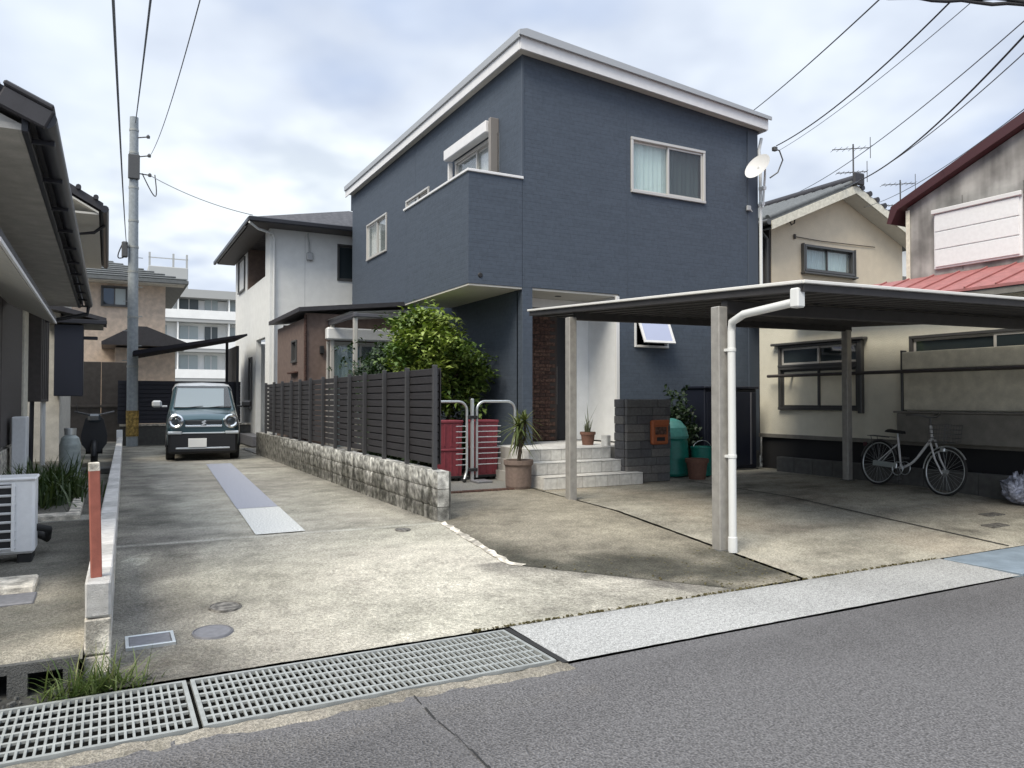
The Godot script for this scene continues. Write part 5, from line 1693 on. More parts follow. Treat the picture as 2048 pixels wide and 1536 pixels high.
func build_entrance() -> void:
	# tiled steps: three risers, tiles one by one
	var st := thing("entrance_steps", T(6.4, 0, 9.9), "white tiled entrance steps leading up to the porch", "steps")
	var lv := [[5.47, 7.22, 9.32, 0.0, 0.18], [5.52, 7.05, 9.62, 0.18, 0.36], [5.58, 7.05, 9.92, 0.36, 0.54]]
	var core := MB.new()
	for q in lv: core.box(ID, T(q[0] + 0.012, q[3] - 0.04, q[2] + 0.012), T(q[1] - 0.012, q[4] - 0.012, 11.0))
	core.box(ID, T(6.2, 0.3, 10.9), T(7.88, 0.53, 12.5))
	core.box(ID, T(7.05, 0.0, 9.95), T(7.88, 0.53, 10.87))
	obj("core", core, M.grout, st)
	for k in 3:
		var q: Array = lv[k]
		var w: float = (q[1] - q[0]) / 8.0
		for i in 8:
			var a: float = q[0] + i * w
			boxed("tile", [M.tile, M.tile2][rng.randi() % 2], st, ID, T(a + 0.003, q[3] + 0.003, q[2]), T(a + w - 0.003, q[4] - 0.016, q[2] + 0.012), 0.003)
			boxed("tread_tile", [M.tile, M.tile2][rng.randi() % 2], st, ID, T(a + 0.003, q[4] - 0.012, q[2] - 0.006), T(a + w - 0.003, q[4], q[2] + (0.29 if k < 2 else 0.32)), 0.004)
	for k in 5:
		for i in 9:
			var a := 5.6 + i * 0.3
			var t := 10.245 + k * 0.30
			if a > 7.6 or (t > 10.85 and a < 6.2): continue
			boxed("tread_tile", [M.tile, M.tile2][rng.randi() % 2], st, ID, T(a, 0.528, t), T(a + 0.295, 0.54, t + 0.295), 0.003)
	for k in 4:
		var q: Array = lv[mini(k, 2)]
		boxed("side_tile", M.tile2, st, ID, T(q[0], q[3] + 0.003, q[2] + 0.02), T(q[0] + 0.011, q[4] - 0.014, 10.9 if k > 2 else q[2] + 0.62), 0.003)
		if k == 2: break
	boxed("side_upstand", M.tile, st, ID, T(7.0, 0.545, 9.95), T(7.07, 0.72, 10.12), 0.006)
	# stone gatepost with the letter box
	var gp := thing("stone_gatepost", T(7.45, 0, 9.62), "dark stacked stone gatepost beside the tiled steps", "gatepost")
	boxed("core", M.mortar, gp, ID, T(7.045, -0.02, 9.525), T(7.885, 1.28, 9.78))
	for r in 10:
		var y := 0.0 + r * 0.1295
		var s := 7.035
		while s < 7.88:
			var w := minf(rng.randf_range(0.16, 0.36), 7.895 - s)
			if 7.895 - s - w < 0.08: w = 7.895 - s
			var d := rng.randf_range(0.0, 0.03)
			boxed("stone", [M.stone, M.stone2, M.stone3, M.stone][rng.randi() % 4], gp, ID, T(s + 0.002, y + 0.002, 9.50 - d), T(s + w - 0.002, y + 0.1265, 9.54), 0.008)
			s += w
		boxed("stone", [M.stone, M.stone2, M.stone3][rng.randi() % 3], gp, ID, T(7.025 - rng.randf_range(0, 0.01), y + 0.002, 9.545), T(7.06, y + 0.1265, 9.79), 0.008)
	var mb := thing("letter_box", T(7.63, 0.6, 9.46), "orange brown letter box on the stone gatepost", "letter box")
	boxed("body", M.orange, mb, ID, T(7.47, 0.585, 9.40), T(7.79, 0.965, 9.478), 0.02)
	boxed("lid", M.orange, mb, ID, T(7.475, 0.88, 9.385), T(7.785, 0.97, 9.398), 0.006)
	boxed("slot", M.black, mb, ID, T(7.55, 0.64, 9.394), T(7.71, 0.70, 9.399), 0.002)
	boxed("flap", M.brick3, mb, ID, T(7.52, 0.74, 9.392), T(7.74, 0.86, 9.399), 0.003)

	# big pot with a spiky plant at the left of the steps
	var p := thing("stone_pot", T(5.22, 0, 9.62), "stone coloured pot with a tall spiky plant left of the steps", "potted plant")
	var pm := MB.new()
	pm.lathe(T(5.22, 0, 9.62), [Vector2(0.0, 0.0), Vector2(0.165, 0.0), Vector2(0.185, 0.05), Vector2(0.19, 0.33), Vector2(0.215, 0.36), Vector2(0.215, 0.42), Vector2(0.185, 0.42), Vector2(0.175, 0.38)], 24)
	obj("pot", pm, M.stonepot, p)
	var so := MB.new()
	so.lathe(T(5.22, 0.37, 9.62), [Vector2(0.18, 0.0), Vector2(0.0, 0.02)], 20)
	obj("soil", so, M.soil, p)
	var tk := MB.new()
	tk.tube([T(5.22, 0.36, 9.62), T(5.25, 0.6, 9.62), T(5.22, 0.9, 9.62)], [0.03, 0.026, 0.022], 8)
	tk.tube([T(5.24, 0.55, 9.62), T(5.32, 0.75, 9.60), T(5.30, 0.98, 9.58)], [0.02, 0.018, 0.014], 8)
	obj("stem", tk, M.bark, p)
	var lf := MB.new()
	for q in [[T(5.22, 0.9, 9.62), 60, 0.42], [T(5.30, 0.98, 9.58), 40, 0.36], [T(5.23, 0.7, 9.62), 20, 0.3]]:
		for k in q[1]:
			var d := Vector3(rng.randf_range(-1, 1), rng.randf_range(-0.75, 1.0), rng.randf_range(-1, 1)).normalized()
			blade(lf, q[0], d, q[2] * rng.randf_range(0.7, 1.1), 0.016, 0.35, Color(0.085, 0.12, 0.035).lerp(Color(0.16, 0.17, 0.06), rng.randf()))
	obj("foliage", lf, M.leaf, p)

	# small pot on the porch
	var pp := thing("terracotta_pot", T(7.0, 0.54, 10.5), "small terracotta pot with wispy stems on the porch", "potted plant")
	var q1 := MB.new()
	q1.lathe(T(7.0, 0.54, 10.5), [Vector2(0.0, 0.0), Vector2(0.09, 0.0), Vector2(0.115, 0.17), Vector2(0.13, 0.17), Vector2(0.13, 0.215), Vector2(0.105, 0.215), Vector2(0.10, 0.18), Vector2(0.0, 0.18)], 20)
	obj("pot", q1, M.terracotta, pp)
	var q2 := MB.new()
	for k in 26:
		var d := Vector3(rng.randf_range(-0.35, 0.35), 1, rng.randf_range(-0.35, 0.35)).normalized()
		var ln := rng.randf_range(0.25, 0.85) if k % 5 == 0 else rng.randf_range(0.12, 0.3)
		blade(q2, T(7.0 + rng.randf_range(-0.06, 0.06), 0.72, 10.5 + rng.randf_range(-0.06, 0.06)), d, ln, 0.011, 0.12, Color(0.12, 0.14, 0.09).lerp(Color(0.2, 0.21, 0.15), rng.randf()))
	obj("foliage", q2, M.leaf, pp)

	# folding garden gates of silver tube
	var names := ["silver tube garden gate leaf nearest the fence end", "silver tube garden gate leaf nearest the stone pot"]
	for k in 2:
		var a := 4.46 if k == 0 else 5.07
		var b := 4.90 if k == 0 else 5.74
		var g := thing("gate_leaf", T((a + b) / 2, 0, 10.7), names[k], "gate", "silver tube garden gates")
		var f := MB.new()
		var r := 0.14
		var pts := []
		if k == 0:
			pts = [T(a, 1.255, 10.7)]
			for i in 7: pts.append(T(b - r + r * sin(i * PI / 12), 1.255 - r + r * cos(i * PI / 12), 10.7))
			pts.append(T(b, 0.2, 10.7)); pts.append(T(b - 0.08, 0.06, 10.62))
		else:
			pts = [T(a, 0.08, 10.7)]
			for i in 7: pts.append(T(a + r - r * cos(i * PI / 12), 1.26 - r + r * sin(i * PI / 12), 10.7))
			for i in 7: pts.append(T(b - r + r * sin(i * PI / 12), 1.26 - r + r * cos(i * PI / 12), 10.7))
			pts.append(T(b, 0.06, 10.7))
		f.tube(pts, 0.021, 10)
		obj("frame", f, M.silver, g)
		for i in 8:
			var bm := MB.new()
			var y := 0.28 + i * 0.085
			bm.tube([T(b - 0.18 if k == 0 else a, y, 10.705), T(b if k == 0 else a + 0.42, y, 10.705)], 0.008, 6)
			obj("bar", bm, M.silver, g)
		if k == 0: boxed("wheel_foot", M.rubber, g, ID, T(b - 0.10, 0.02, 10.59), T(b - 0.05, 0.08, 10.66), 0.015)
	var gpst := thing("gate_stop_post", T(4.985, 0, 10.68), "tall silver latch post between the two gate leaves", "post")
	var gm := MB.new()
	gm.box(ID, T(4.955, 0.02, 10.655), T(5.005, 1.30, 10.705), 0.008)
	obj("shaft", gm, M.silver, gpst)
	for y in [0.18, 0.99]:
		boxed("clamp", M.black, gpst, ID, T(4.91, y, 10.64), T(5.06, y + 0.05, 10.72), 0.006)
	boxed("foot", M.lidgrey, gpst, ID, T(4.95, 0.015, 10.4), T(5.2, 0.05, 10.7), 0.008)
	# red plastic boxes stacked behind the gates
	var lab := ["red plastic box at the bottom of the stack near the fence", "red plastic box on top of the stack near the fence", "red plastic box at the bottom of the stack near the pot", "red plastic box on top of the stack near the pot"]
	for k in 4:
		var s0 := 4.52 if k < 2 else 5.14
		var y0 := 0.10 if k % 2 == 0 else 0.535
		var b := thing("plastic_box", T(s0 + 0.19, y0, 11.0), lab[k], "box", "red plastic boxes behind the gates")
		var bm := MB.new()
		bm.prism(Transform3D(Basis.IDENTITY, T(s0, y0, 10.86)), [Vector2(0.02, 0), Vector2(0.36, 0), Vector2(0.38, 0.41), Vector2(0.0, 0.41)], -0.34, 0)
		obj("body", bm, M.redplastic, b)
		boxed("lid", M.redplastic, b, ID, T(s0 - 0.012, y0 + 0.385, 10.845), T(s0 + 0.392, y0 + 0.428, 11.215), 0.01)
		for i in 3:
			boxed("rib", M.redplastic, b, ID, T(s0 + 0.06 + i * 0.11, y0 + 0.03, 10.848), T(s0 + 0.09 + i * 0.11, y0 + 0.37, 10.859), 0.004)
	for k in 2:
		var s0 := 4.5 if k == 0 else 5.12
		var dl := thing("box_dolly", T(s0 + 0.2, 0, 11.03), ["black dolly under the red boxes near the fence", "black dolly under the red boxes near the pot"][k], "dolly")
		boxed("deck", M.black, dl, ID, T(s0, 0.06, 10.85), T(s0 + 0.42, 0.098, 11.22), 0.006)
		for s in [s0 + 0.05, s0 + 0.37]:
			for t in [10.92, 11.15]:
				var wm := MB.new()
				wm.tube([T(s - 0.012, 0.045, t), T(s + 0.012, 0.045, t)], 0.032, 10)
				obj("wheel", wm, M.rubber, dl)


func blade(mb: MB, at: Vector3, d: Vector3, ln: float, w: float, droop: float, col: Color) -> void:
	mb.tint = col
	var x := d.cross(Vector3.UP)
	if x.length() < 0.05: x = Vector3.RIGHT
	x = x.normalized()
	var prev := at
	var pw := w
	for k in 3:
		var f := (k + 1) / 3.0
		var q := at + d * ln * f + Vector3(0, -droop * ln * f * f, 0)
		var nw := w * (1.0 - f * f * 0.97)
		var nn := (q - prev).cross(x).normalized()
		for tr in [[prev - x * pw, prev + x * pw, q + x * nw], [prev - x * pw, q + x * nw, q - x * nw]]:
			for v in tr: mb.vert(v, nn)
		prev = q
		pw = nw


func build_car() -> void:
	var c := thing("parked_car", T(1.93, 0, 18.95), "small blue green kei car with white roof parked on the driveway", "car", "", deg_to_rad(-4.5))
	# local axes: x to the right seen from the street, y up, z towards the street
	# stations: z, bottom, belt, top, half width at the sill, at the belt, at the top
	var S := [
		[1.70, 0.34, 0.66, 0.86, 0.58, 0.62, 0.56],
		[1.665, 0.30, 0.70, 0.93, 0.66, 0.685, 0.61],
		[1.56, 0.27, 0.74, 0.985, 0.70, 0.725, 0.64],
		[1.25, 0.26, 0.80, 1.035, 0.715, 0.7375, 0.655],
		[0.92, 0.26, 0.86, 1.075, 0.715, 0.7375, 0.66],
		[0.86, 0.26, 0.88, 1.09, 0.715, 0.7375, 0.66],
		[0.60, 0.26, 0.92, 1.36, 0.715, 0.7375, 0.625],
		[0.36, 0.26, 0.94, 1.585, 0.715, 0.7375, 0.60],
		[0.22, 0.26, 0.94, 1.635, 0.715, 0.7375, 0.595],
		[-0.40, 0.26, 0.95, 1.665, 0.715, 0.7375, 0.60],
		[-1.20, 0.26, 0.95, 1.655, 0.715, 0.7375, 0.60],
		[-1.52, 0.27, 0.95, 1.61, 0.71, 0.73, 0.585],
		[-1.66, 0.30, 0.93, 1.20, 0.70, 0.72, 0.63],
		[-1.70, 0.36, 0.88, 1.0, 0.66, 0.69, 0.60]]
	var sect := func(q: Array) -> Array:
		var r := []
		var half := [Vector2(q[4] - 0.05, q[1]), Vector2(q[4], q[1] + 0.07), Vector2(lerpf(q[4], q[5], 0.7), lerpf(q[1], q[2], 0.6)), Vector2(q[5], q[2] - 0.03), Vector2(q[5] - 0.012, q[2] + 0.03), Vector2(lerpf(q[5], q[6], 0.8), lerpf(q[2], q[3], 0.82)), Vector2(q[6] - 0.03, q[3] - 0.022), Vector2(q[6] - 0.11, q[3])]
		for k in half.size(): r.append(Vector3(half[k].x, half[k].y, q[0]))
		r.append(Vector3(0, q[3] + 0.018, q[0]))
		for k in range(half.size() - 1, -1, -1): r.append(Vector3(-half[k].x, half[k].y, q[0]))
		return r
	var rows := []
	for q in S: rows.append(sect.call(q))
	var body := MB.new()
	body.grid(rows)
	for e in [0, S.size() - 1]:
		var r: Array = rows[e]
		for k in r.size() - 2:
			body.tri(r[0], r[k + 1], r[k + 2], Vector3(0, 0.7, 0))
	obj("body", body, M.paint, c, true)
	# white roof skin
	var rr := []
	for k in range(7, 12):
		var line: Array = rows[k]
		var out := []
		for j in range(5, 12): out.append(line[j] + Vector3(0, 0.012, 0) + Vector3(signf(line[j].x) * 0.004, 0, 0))
		rr.append(out)
	var rf := MB.new()
	rf.grid(rr)
	rf.box(ID, Vector3(-0.56, 1.585, 0.30), Vector3(0.56, 1.61, 0.385), 0.01)
	obj("roof", rf, M.paintroof, c, true)
	# windscreen, behind it a pale sunshade
	var up := Vector3(0, 0.03, 0.02)
	var g := MB.new()
	var wq := [Vector3(-0.60, 1.105, 0.865), Vector3(0.60, 1.105, 0.865), Vector3(0.535, 1.575, 0.385), Vector3(-0.535, 1.575, 0.385)]
	g.quad(wq[0] + up, wq[1] + up, wq[2] + up, wq[3] + up, Vector3(0, 0.7, 0))
	var ws := obj("windscreen", g, M.carglass, c, true)
	var sm := MB.new()
	sm.grid([[Vector3(-0.575, 1.125, 0.862), Vector3(0.0, 1.12, 0.872), Vector3(0.435, 1.125, 0.862)], [Vector3(-0.545, 1.35, 0.635), Vector3(0.0, 1.35, 0.65), Vector3(0.44, 1.35, 0.635)], [Vector3(-0.515, 1.545, 0.44), Vector3(0.0, 1.545, 0.45), Vector3(0.45, 1.545, 0.44)]])
	obj("sunshade", sm, M.shade, ws, true)
	var dk := MB.new()
	dk.quad(wq[0] + up * 0.2, wq[1] + up * 0.2, wq[2] + up * 0.2, wq[3] + up * 0.2, Vector3(0, 0.7, 0))
	obj("dark_cabin", dk, M.black, ws, true)
	for sx in [-1.0, 1.0]:
		var wi := MB.new()
		wi.tube([Vector3(sx * 0.22 - 0.25, 1.10, 0.93), Vector3(sx * 0.22 + 0.22, 1.145, 0.885)], 0.008, 5)
		obj("wiper", wi, M.black, ws, true)
	# side windows
	for sx in [-1.0, 1.0]:
		for z in [[0.52, -0.30], [-0.36, -1.15]]:
			var sg := MB.new()
			sg.quad(Vector3(sx * 0.735, 1.0, z[0]), Vector3(sx * 0.735, 1.0, z[1]), Vector3(sx * 0.628, 1.53, z[1]), Vector3(sx * 0.628, 1.53, z[0] - (0.28 if z[0] > 0 else 0.0)), Vector3(0, 1, 0))
			obj("side_window", sg, M.lens, c, true)
		var mi := MB.new()
		mi.box(ID, Vector3(sx * 0.93 - 0.1, 1.12, 0.62), Vector3(sx * 0.93 + 0.1, 1.27, 0.72), 0.035)
		mi.box(ID, Vector3(sx * 0.78 - 0.06, 1.12, 0.65), Vector3(sx * 0.78 + 0.06, 1.16, 0.69), 0.01)
		var mir := obj("door_mirror", mi, M.paintroof if sx < 0 else M.carblack, c, true)
	# nose: bumper, grille, lamps, plate
	var bp := MB.new()
	bp.box(ID, Vector3(-0.69, 0.15, 1.30), Vector3(0.675, 0.60, 1.735), 0.05)
	obj("bumper", bp, M.carblack, c, true)
	var ch := MB.new()
	ch.box(ID, Vector3(-0.70, 0.56, 1.60), Vector3(-0.42, 0.625, 1.75), 0.015); ch.box(ID, Vector3(0.42, 0.56, 1.60), Vector3(0.70, 0.625, 1.75), 0.015)
	ch.box(ID, Vector3(-0.42, 0.57, 1.65), Vector3(0.42, 0.60, 1.742), 0.008)
	ch.box(ID, Vector3(-0.54, 0.25, 1.66), Vector3(0.52, 0.285, 1.745), 0.008)
	obj("bumper_trim", ch, M.silver, c, true)
	boxed_local("grille", M.carblack, c, Vector3(-0.36, 0.765, 1.62), Vector3(0.36, 0.855, 1.728), 0.01)
	boxed_local("grille_bar", M.chrome, c, Vector3(-0.365, 0.715, 1.62), Vector3(0.365, 0.755, 1.738), 0.01)
	for k in 3: boxed_local("grille_slat", M.lens, c, Vector3(-0.34, 0.78 + k * 0.024, 1.70), Vector3(0.34, 0.788 + k * 0.024, 1.732), 0.002)
	var em := MB.new()
	em.prism(Transform3D(Basis.IDENTITY, Vector3(0, 0.80, 1.745)), [Vector2(0.05, 0.035), Vector2(0.02, 0.06), Vector2(-0.05, 0.015), Vector2(-0.012, -0.012), Vector2(-0.05, -0.035), Vector2(-0.02, -0.06), Vector2(0.05, -0.015), Vector2(0.012, 0.012)], -0.02, 0.0)
	obj("emblem", em, M.chrome, c, true)
	for sx in [-1.0, 1.0]:
		var at := Vector3(sx * 0.525, 0.825, 1.655)
		var face := Basis(Vector3(0, 1, 0), sx * 0.2) * Basis(Vector3(1, 0, 0), PI / 2 - 0.12)
		var lm := MB.new()
		lm.lathe(at, [Vector2(0.085, 0.06), Vector2(0.09, 0.085), Vector2(0.12, 0.10), Vector2(0.15, 0.085), Vector2(0.155, 0.0)], 28, face)
		var hl := obj("headlight", lm, M.chrome, c, true)
		var le := MB.new()
		le.lathe(at, [Vector2(0.0, 0.075), Vector2(0.05, 0.072), Vector2(0.088, 0.058)], 24, face)
		obj("lens", le, M.lens, hl, true)
	var pl := boxed_local("number_plate", M.plate, c, Vector3(-0.30, 0.29, 1.745), Vector3(0.06, 0.475, 1.757), 0.004)
	# wheels
	for sx in [-1.0, 1.0]:
		for z in [1.12, -1.18]:
			var ax := Basis(Vector3(0, 0, 1), -sx * PI / 2)
			var wm := MB.new()
			wm.lathe(Vector3(sx * 0.56, 0.29, z), [Vector2(0.17, 0.0), Vector2(0.28, 0.0), Vector2(0.295, 0.02), Vector2(0.295, 0.15), Vector2(0.275, 0.175), Vector2(0.19, 0.175), Vector2(0.185, 0.15)], 28, ax)
			var wh := obj("wheel", wm, M.rubber, c, true)
			var rm := MB.new()
			rm.lathe(Vector3(sx * 0.56, 0.29, z), [Vector2(0.0, 0.15), Vector2(0.05, 0.155), Vector2(0.16, 0.14), Vector2(0.188, 0.155)], 24, ax)
			obj("rim", rm, M.silver, wh, true)
			var arch := MB.new()
			var pts := []
			for k in 11: pts.append(Vector3(sx * 0.722, 0.29 + 0.335 * sin(k * PI / 10), z + 0.335 * cos(k * PI / 10)))
			arch.tube(pts, 0.028, 6)
			obj("wheel_arch", arch, M.carblack, c, true)


func boxed_local(called: String, m: Material, par: Node, lo: Vector3, hi: Vector3, bev := 0.0) -> MeshInstance3D:
	var mb := MB.new()
	mb.box(ID, lo, hi, bev)
	return obj(called, mb, m, par, true)


func ring(c: Vector3, x: Vector3, y: Vector3, r: float, n := 40) -> Array:
	var pts := []
	for k in n: pts.append(c + (x * cos(TAU * k / n) + y * sin(TAU * k / n)) * r)
	return pts


func build_bicycle() -> void:
	# x runs forward along the bicycle
	var rear := T(10.38, 0.33, 7.62)
	var fr := T(10.22, 0.29, 6.48)
	var b := thing("bicycle", T(10.3, 0, 7.05), "white step-through city bicycle parked along the cream house wall", "bicycle")
	var x := (fr - rear).normalized()
	var side_v := x.cross(Vector3.UP).normalized()
	var up := side_v.cross(x).normalized()
	var lean := 0.12
	up = (up + side_v * -lean).normalized() if side_v.x < 0 else (up + side_v * lean).normalized()
	var P := func(f: float, h: float, o := 0.0) -> Vector3: return rear + x * f + up * h + side_v * o
	var base := (fr - rear).length()
	for k in 2:
		var c: Vector3 = rear if k == 0 else fr
		var tm := MB.new()
		tm.tube(ring(c, x, up, 0.322), 0.0175, 8, true)
		var w := obj("wheel", tm, M.rubber, b)
		var rm := MB.new()
		rm.tube(ring(c, x, up, 0.302), 0.011, 8, true)
		obj("rim", rm, M.silver, w)
		var sp := MB.new()
		for i in 28:
			var an := TAU * i / 28
			sp.tube([c + side_v * (0.02 if i % 2 else -0.02), c + (x * cos(an) + up * sin(an)) * 0.30], 0.0012, 4)
		obj("spokes", sp, M.silver, w)
		var hb := MB.new()
		hb.tube([c - side_v * 0.05, c + side_v * 0.05], 0.022, 10)
		obj("hub", hb, M.silver, w)
		var mg := MB.new()
		var pts := []
		for i in 15:
			var an := (0.15 + 0.85 * i / 14.0) * PI * 0.95 + (0.0 if k == 0 else 0.15)
			pts.append(c + (x * cos(an) + up * sin(an)) * 0.35)
		mg.tube(pts, 0.012, 6)
		obj("mudguard", mg, M.aludark if k == 0 else M.silver, b)
	var bb: Vector3 = P.call(0.42, -0.04)
	var head0: Vector3 = P.call(base - 0.26, 0.42)
	var head1: Vector3 = P.call(base - 0.31, 0.62)
	var f := MB.new()
	var pts := []
	for k in 13:
		var u := k / 12.0
		pts.append(bb.lerp(P.call(0.62, 0.06), clampf(u * 2, 0, 1)).lerp(P.call(0.62, 0.06).lerp(head0 + up * 0.03, clampf(u * 2 - 0.6, 0, 1)), smoothstep(0.2, 0.75, u)))
	pts[12] = head0 + up * 0.05
	f.tube(pts, 0.019, 8)
	f.tube([bb, P.call(0.30, 0.42)], 0.016, 8)
	f.tube([head0, head1], 0.019, 8)
	f.tube([rear + side_v * 0.05, P.call(0.33, 0.33)], 0.008, 6); f.tube([rear - side_v * 0.05, P.call(0.33, 0.33)], 0.008, 6)
	f.tube([rear + side_v * 0.05, bb], 0.009, 6); f.tube([rear - side_v * 0.05, bb], 0.009, 6)
	obj("frame", f, M.bikewhite, b)
	var fk := MB.new()
	for o in [-0.05, 0.05]: fk.tube([head0 + side_v * o, P.call(base - 0.14, 0.16, o), P.call(base, -0.035, o)], [0.014, 0.013, 0.009], 8)
	obj("fork", fk, M.bikewhite, b)
	var cc := MB.new()
	cc.box(Transform3D(Basis(x, up, side_v), rear), Vector3(-0.05, -0.045, 0.055), Vector3(0.40, 0.035, 0.075), 0.01)
	obj("chain_case", cc, M.silver, b)
	var cr := MB.new()
	cr.tube(ring(bb + side_v * 0.07, x, up, 0.095, 28), 0.008, 6, true)
	cr.tube(ring(bb - side_v * 0.07, x, up, 0.095, 28), 0.008, 6, true)
	var crk := obj("chainring", cr, M.silver, b)
	for o in [-1.0, 1.0]:
		var pm := MB.new()
		pm.tube([bb + side_v * 0.08 * o, bb + side_v * 0.09 * o + (x * 0.08 - up * 0.14) * o], 0.009, 6)
		pm.box(Transform3D(Basis(x, up, side_v), bb + side_v * 0.14 * o + (x * 0.08 - up * 0.14) * o), Vector3(-0.045, -0.012, -0.045), Vector3(0.045, 0.012, 0.045), 0.004)
		obj("pedal", pm, M.aludark, crk)
	var sp2 := MB.new()
	sp2.tube([P.call(0.30, 0.42), P.call(0.28, 0.49)], 0.012, 8)
	obj("seat_post", sp2, M.silver, b)
	var se := MB.new()
	var rows := []
	for i in 7:
		var u := i / 6.0
		var row := []
		for j in 7:
			var a := (j / 6.0 - 0.5) * PI
			var wd := lerpf(0.10, 0.025, smoothstep(0.15, 0.85, u))
			row.append(P.call(0.14 + u * 0.27, 0.48 + 0.045 * cos(a) - 0.015 * u, wd * sin(a)))
		rows.append(row)
	se.grid(rows)
	obj("saddle", se, M.black, b)
	var hbm := MB.new()
	hbm.tube([head1, P.call(base - 0.33, 0.72)], 0.012, 8)
	hbm.tube([P.call(base - 0.50, 0.76, -0.27), P.call(base - 0.36, 0.78, -0.22), P.call(base - 0.30, 0.74, -0.08), P.call(base - 0.30, 0.74, 0.08), P.call(base - 0.36, 0.78, 0.22), P.call(base - 0.50, 0.76, 0.27)], 0.012, 8)
	obj("handlebar", hbm, M.aludark, b)
	var bk := MB.new()
	var bf := Transform3D(Basis(x, up, side_v), P.call(base - 0.20, 0.40))
	for i in 5: bk.tube([bf * Vector3(0.0, 0.06 * i, -0.16), bf * Vector3(0.26, 0.06 * i, -0.16), bf * Vector3(0.26, 0.06 * i, 0.16), bf * Vector3(0.0, 0.06 * i, 0.16)], 0.004, 4, true)
	for i in 7:
		for o in [-0.16, 0.16]: bk.tube([bf * Vector3(i * 0.043, 0, o), bf * Vector3(i * 0.043, 0.25, o)], 0.003, 4)
		bk.tube([bf * Vector3(0.26, 0, -0.16 + i * 0.053), bf * Vector3(0.26, 0.25, -0.16 + i * 0.053)], 0.003, 4)
		bk.tube([bf * Vector3(0.0, 0, -0.16 + i * 0.053), bf * Vector3(0.26, 0, -0.16 + i * 0.053)], 0.003, 4)
	obj("basket", bk, M.aludark, b)
	var lp := MB.new()
	lp.box(Transform3D(Basis(x, up, side_v), P.call(base - 0.10, 0.30)), Vector3(0, -0.03, -0.035), Vector3(0.08, 0.03, 0.035), 0.012)
	obj("lamp", lp, M.silver, b)
	var rk := MB.new()
	for o in [-0.06, 0.06]:
		rk.tube([P.call(0.20, 0.40, o), P.call(-0.22, 0.40, o)], 0.006, 6)
		rk.tube([P.call(-0.15, 0.40, o), P.call(0.0, 0.0, o)], 0.005, 6)
	rk.tube([P.call(-0.22, 0.40, -0.06), P.call(-0.22, 0.40, 0.06)], 0.006, 6)
	obj("carrier", rk, M.aludark, b)
	var rl := MB.new()
	rl.box(Transform3D(Basis(x, up, side_v), P.call(-0.30, 0.26)), Vector3(-0.02, -0.03, -0.03), Vector3(0.01, 0.03, 0.03), 0.006)
	obj("reflector", rl, M.redtrim, b)


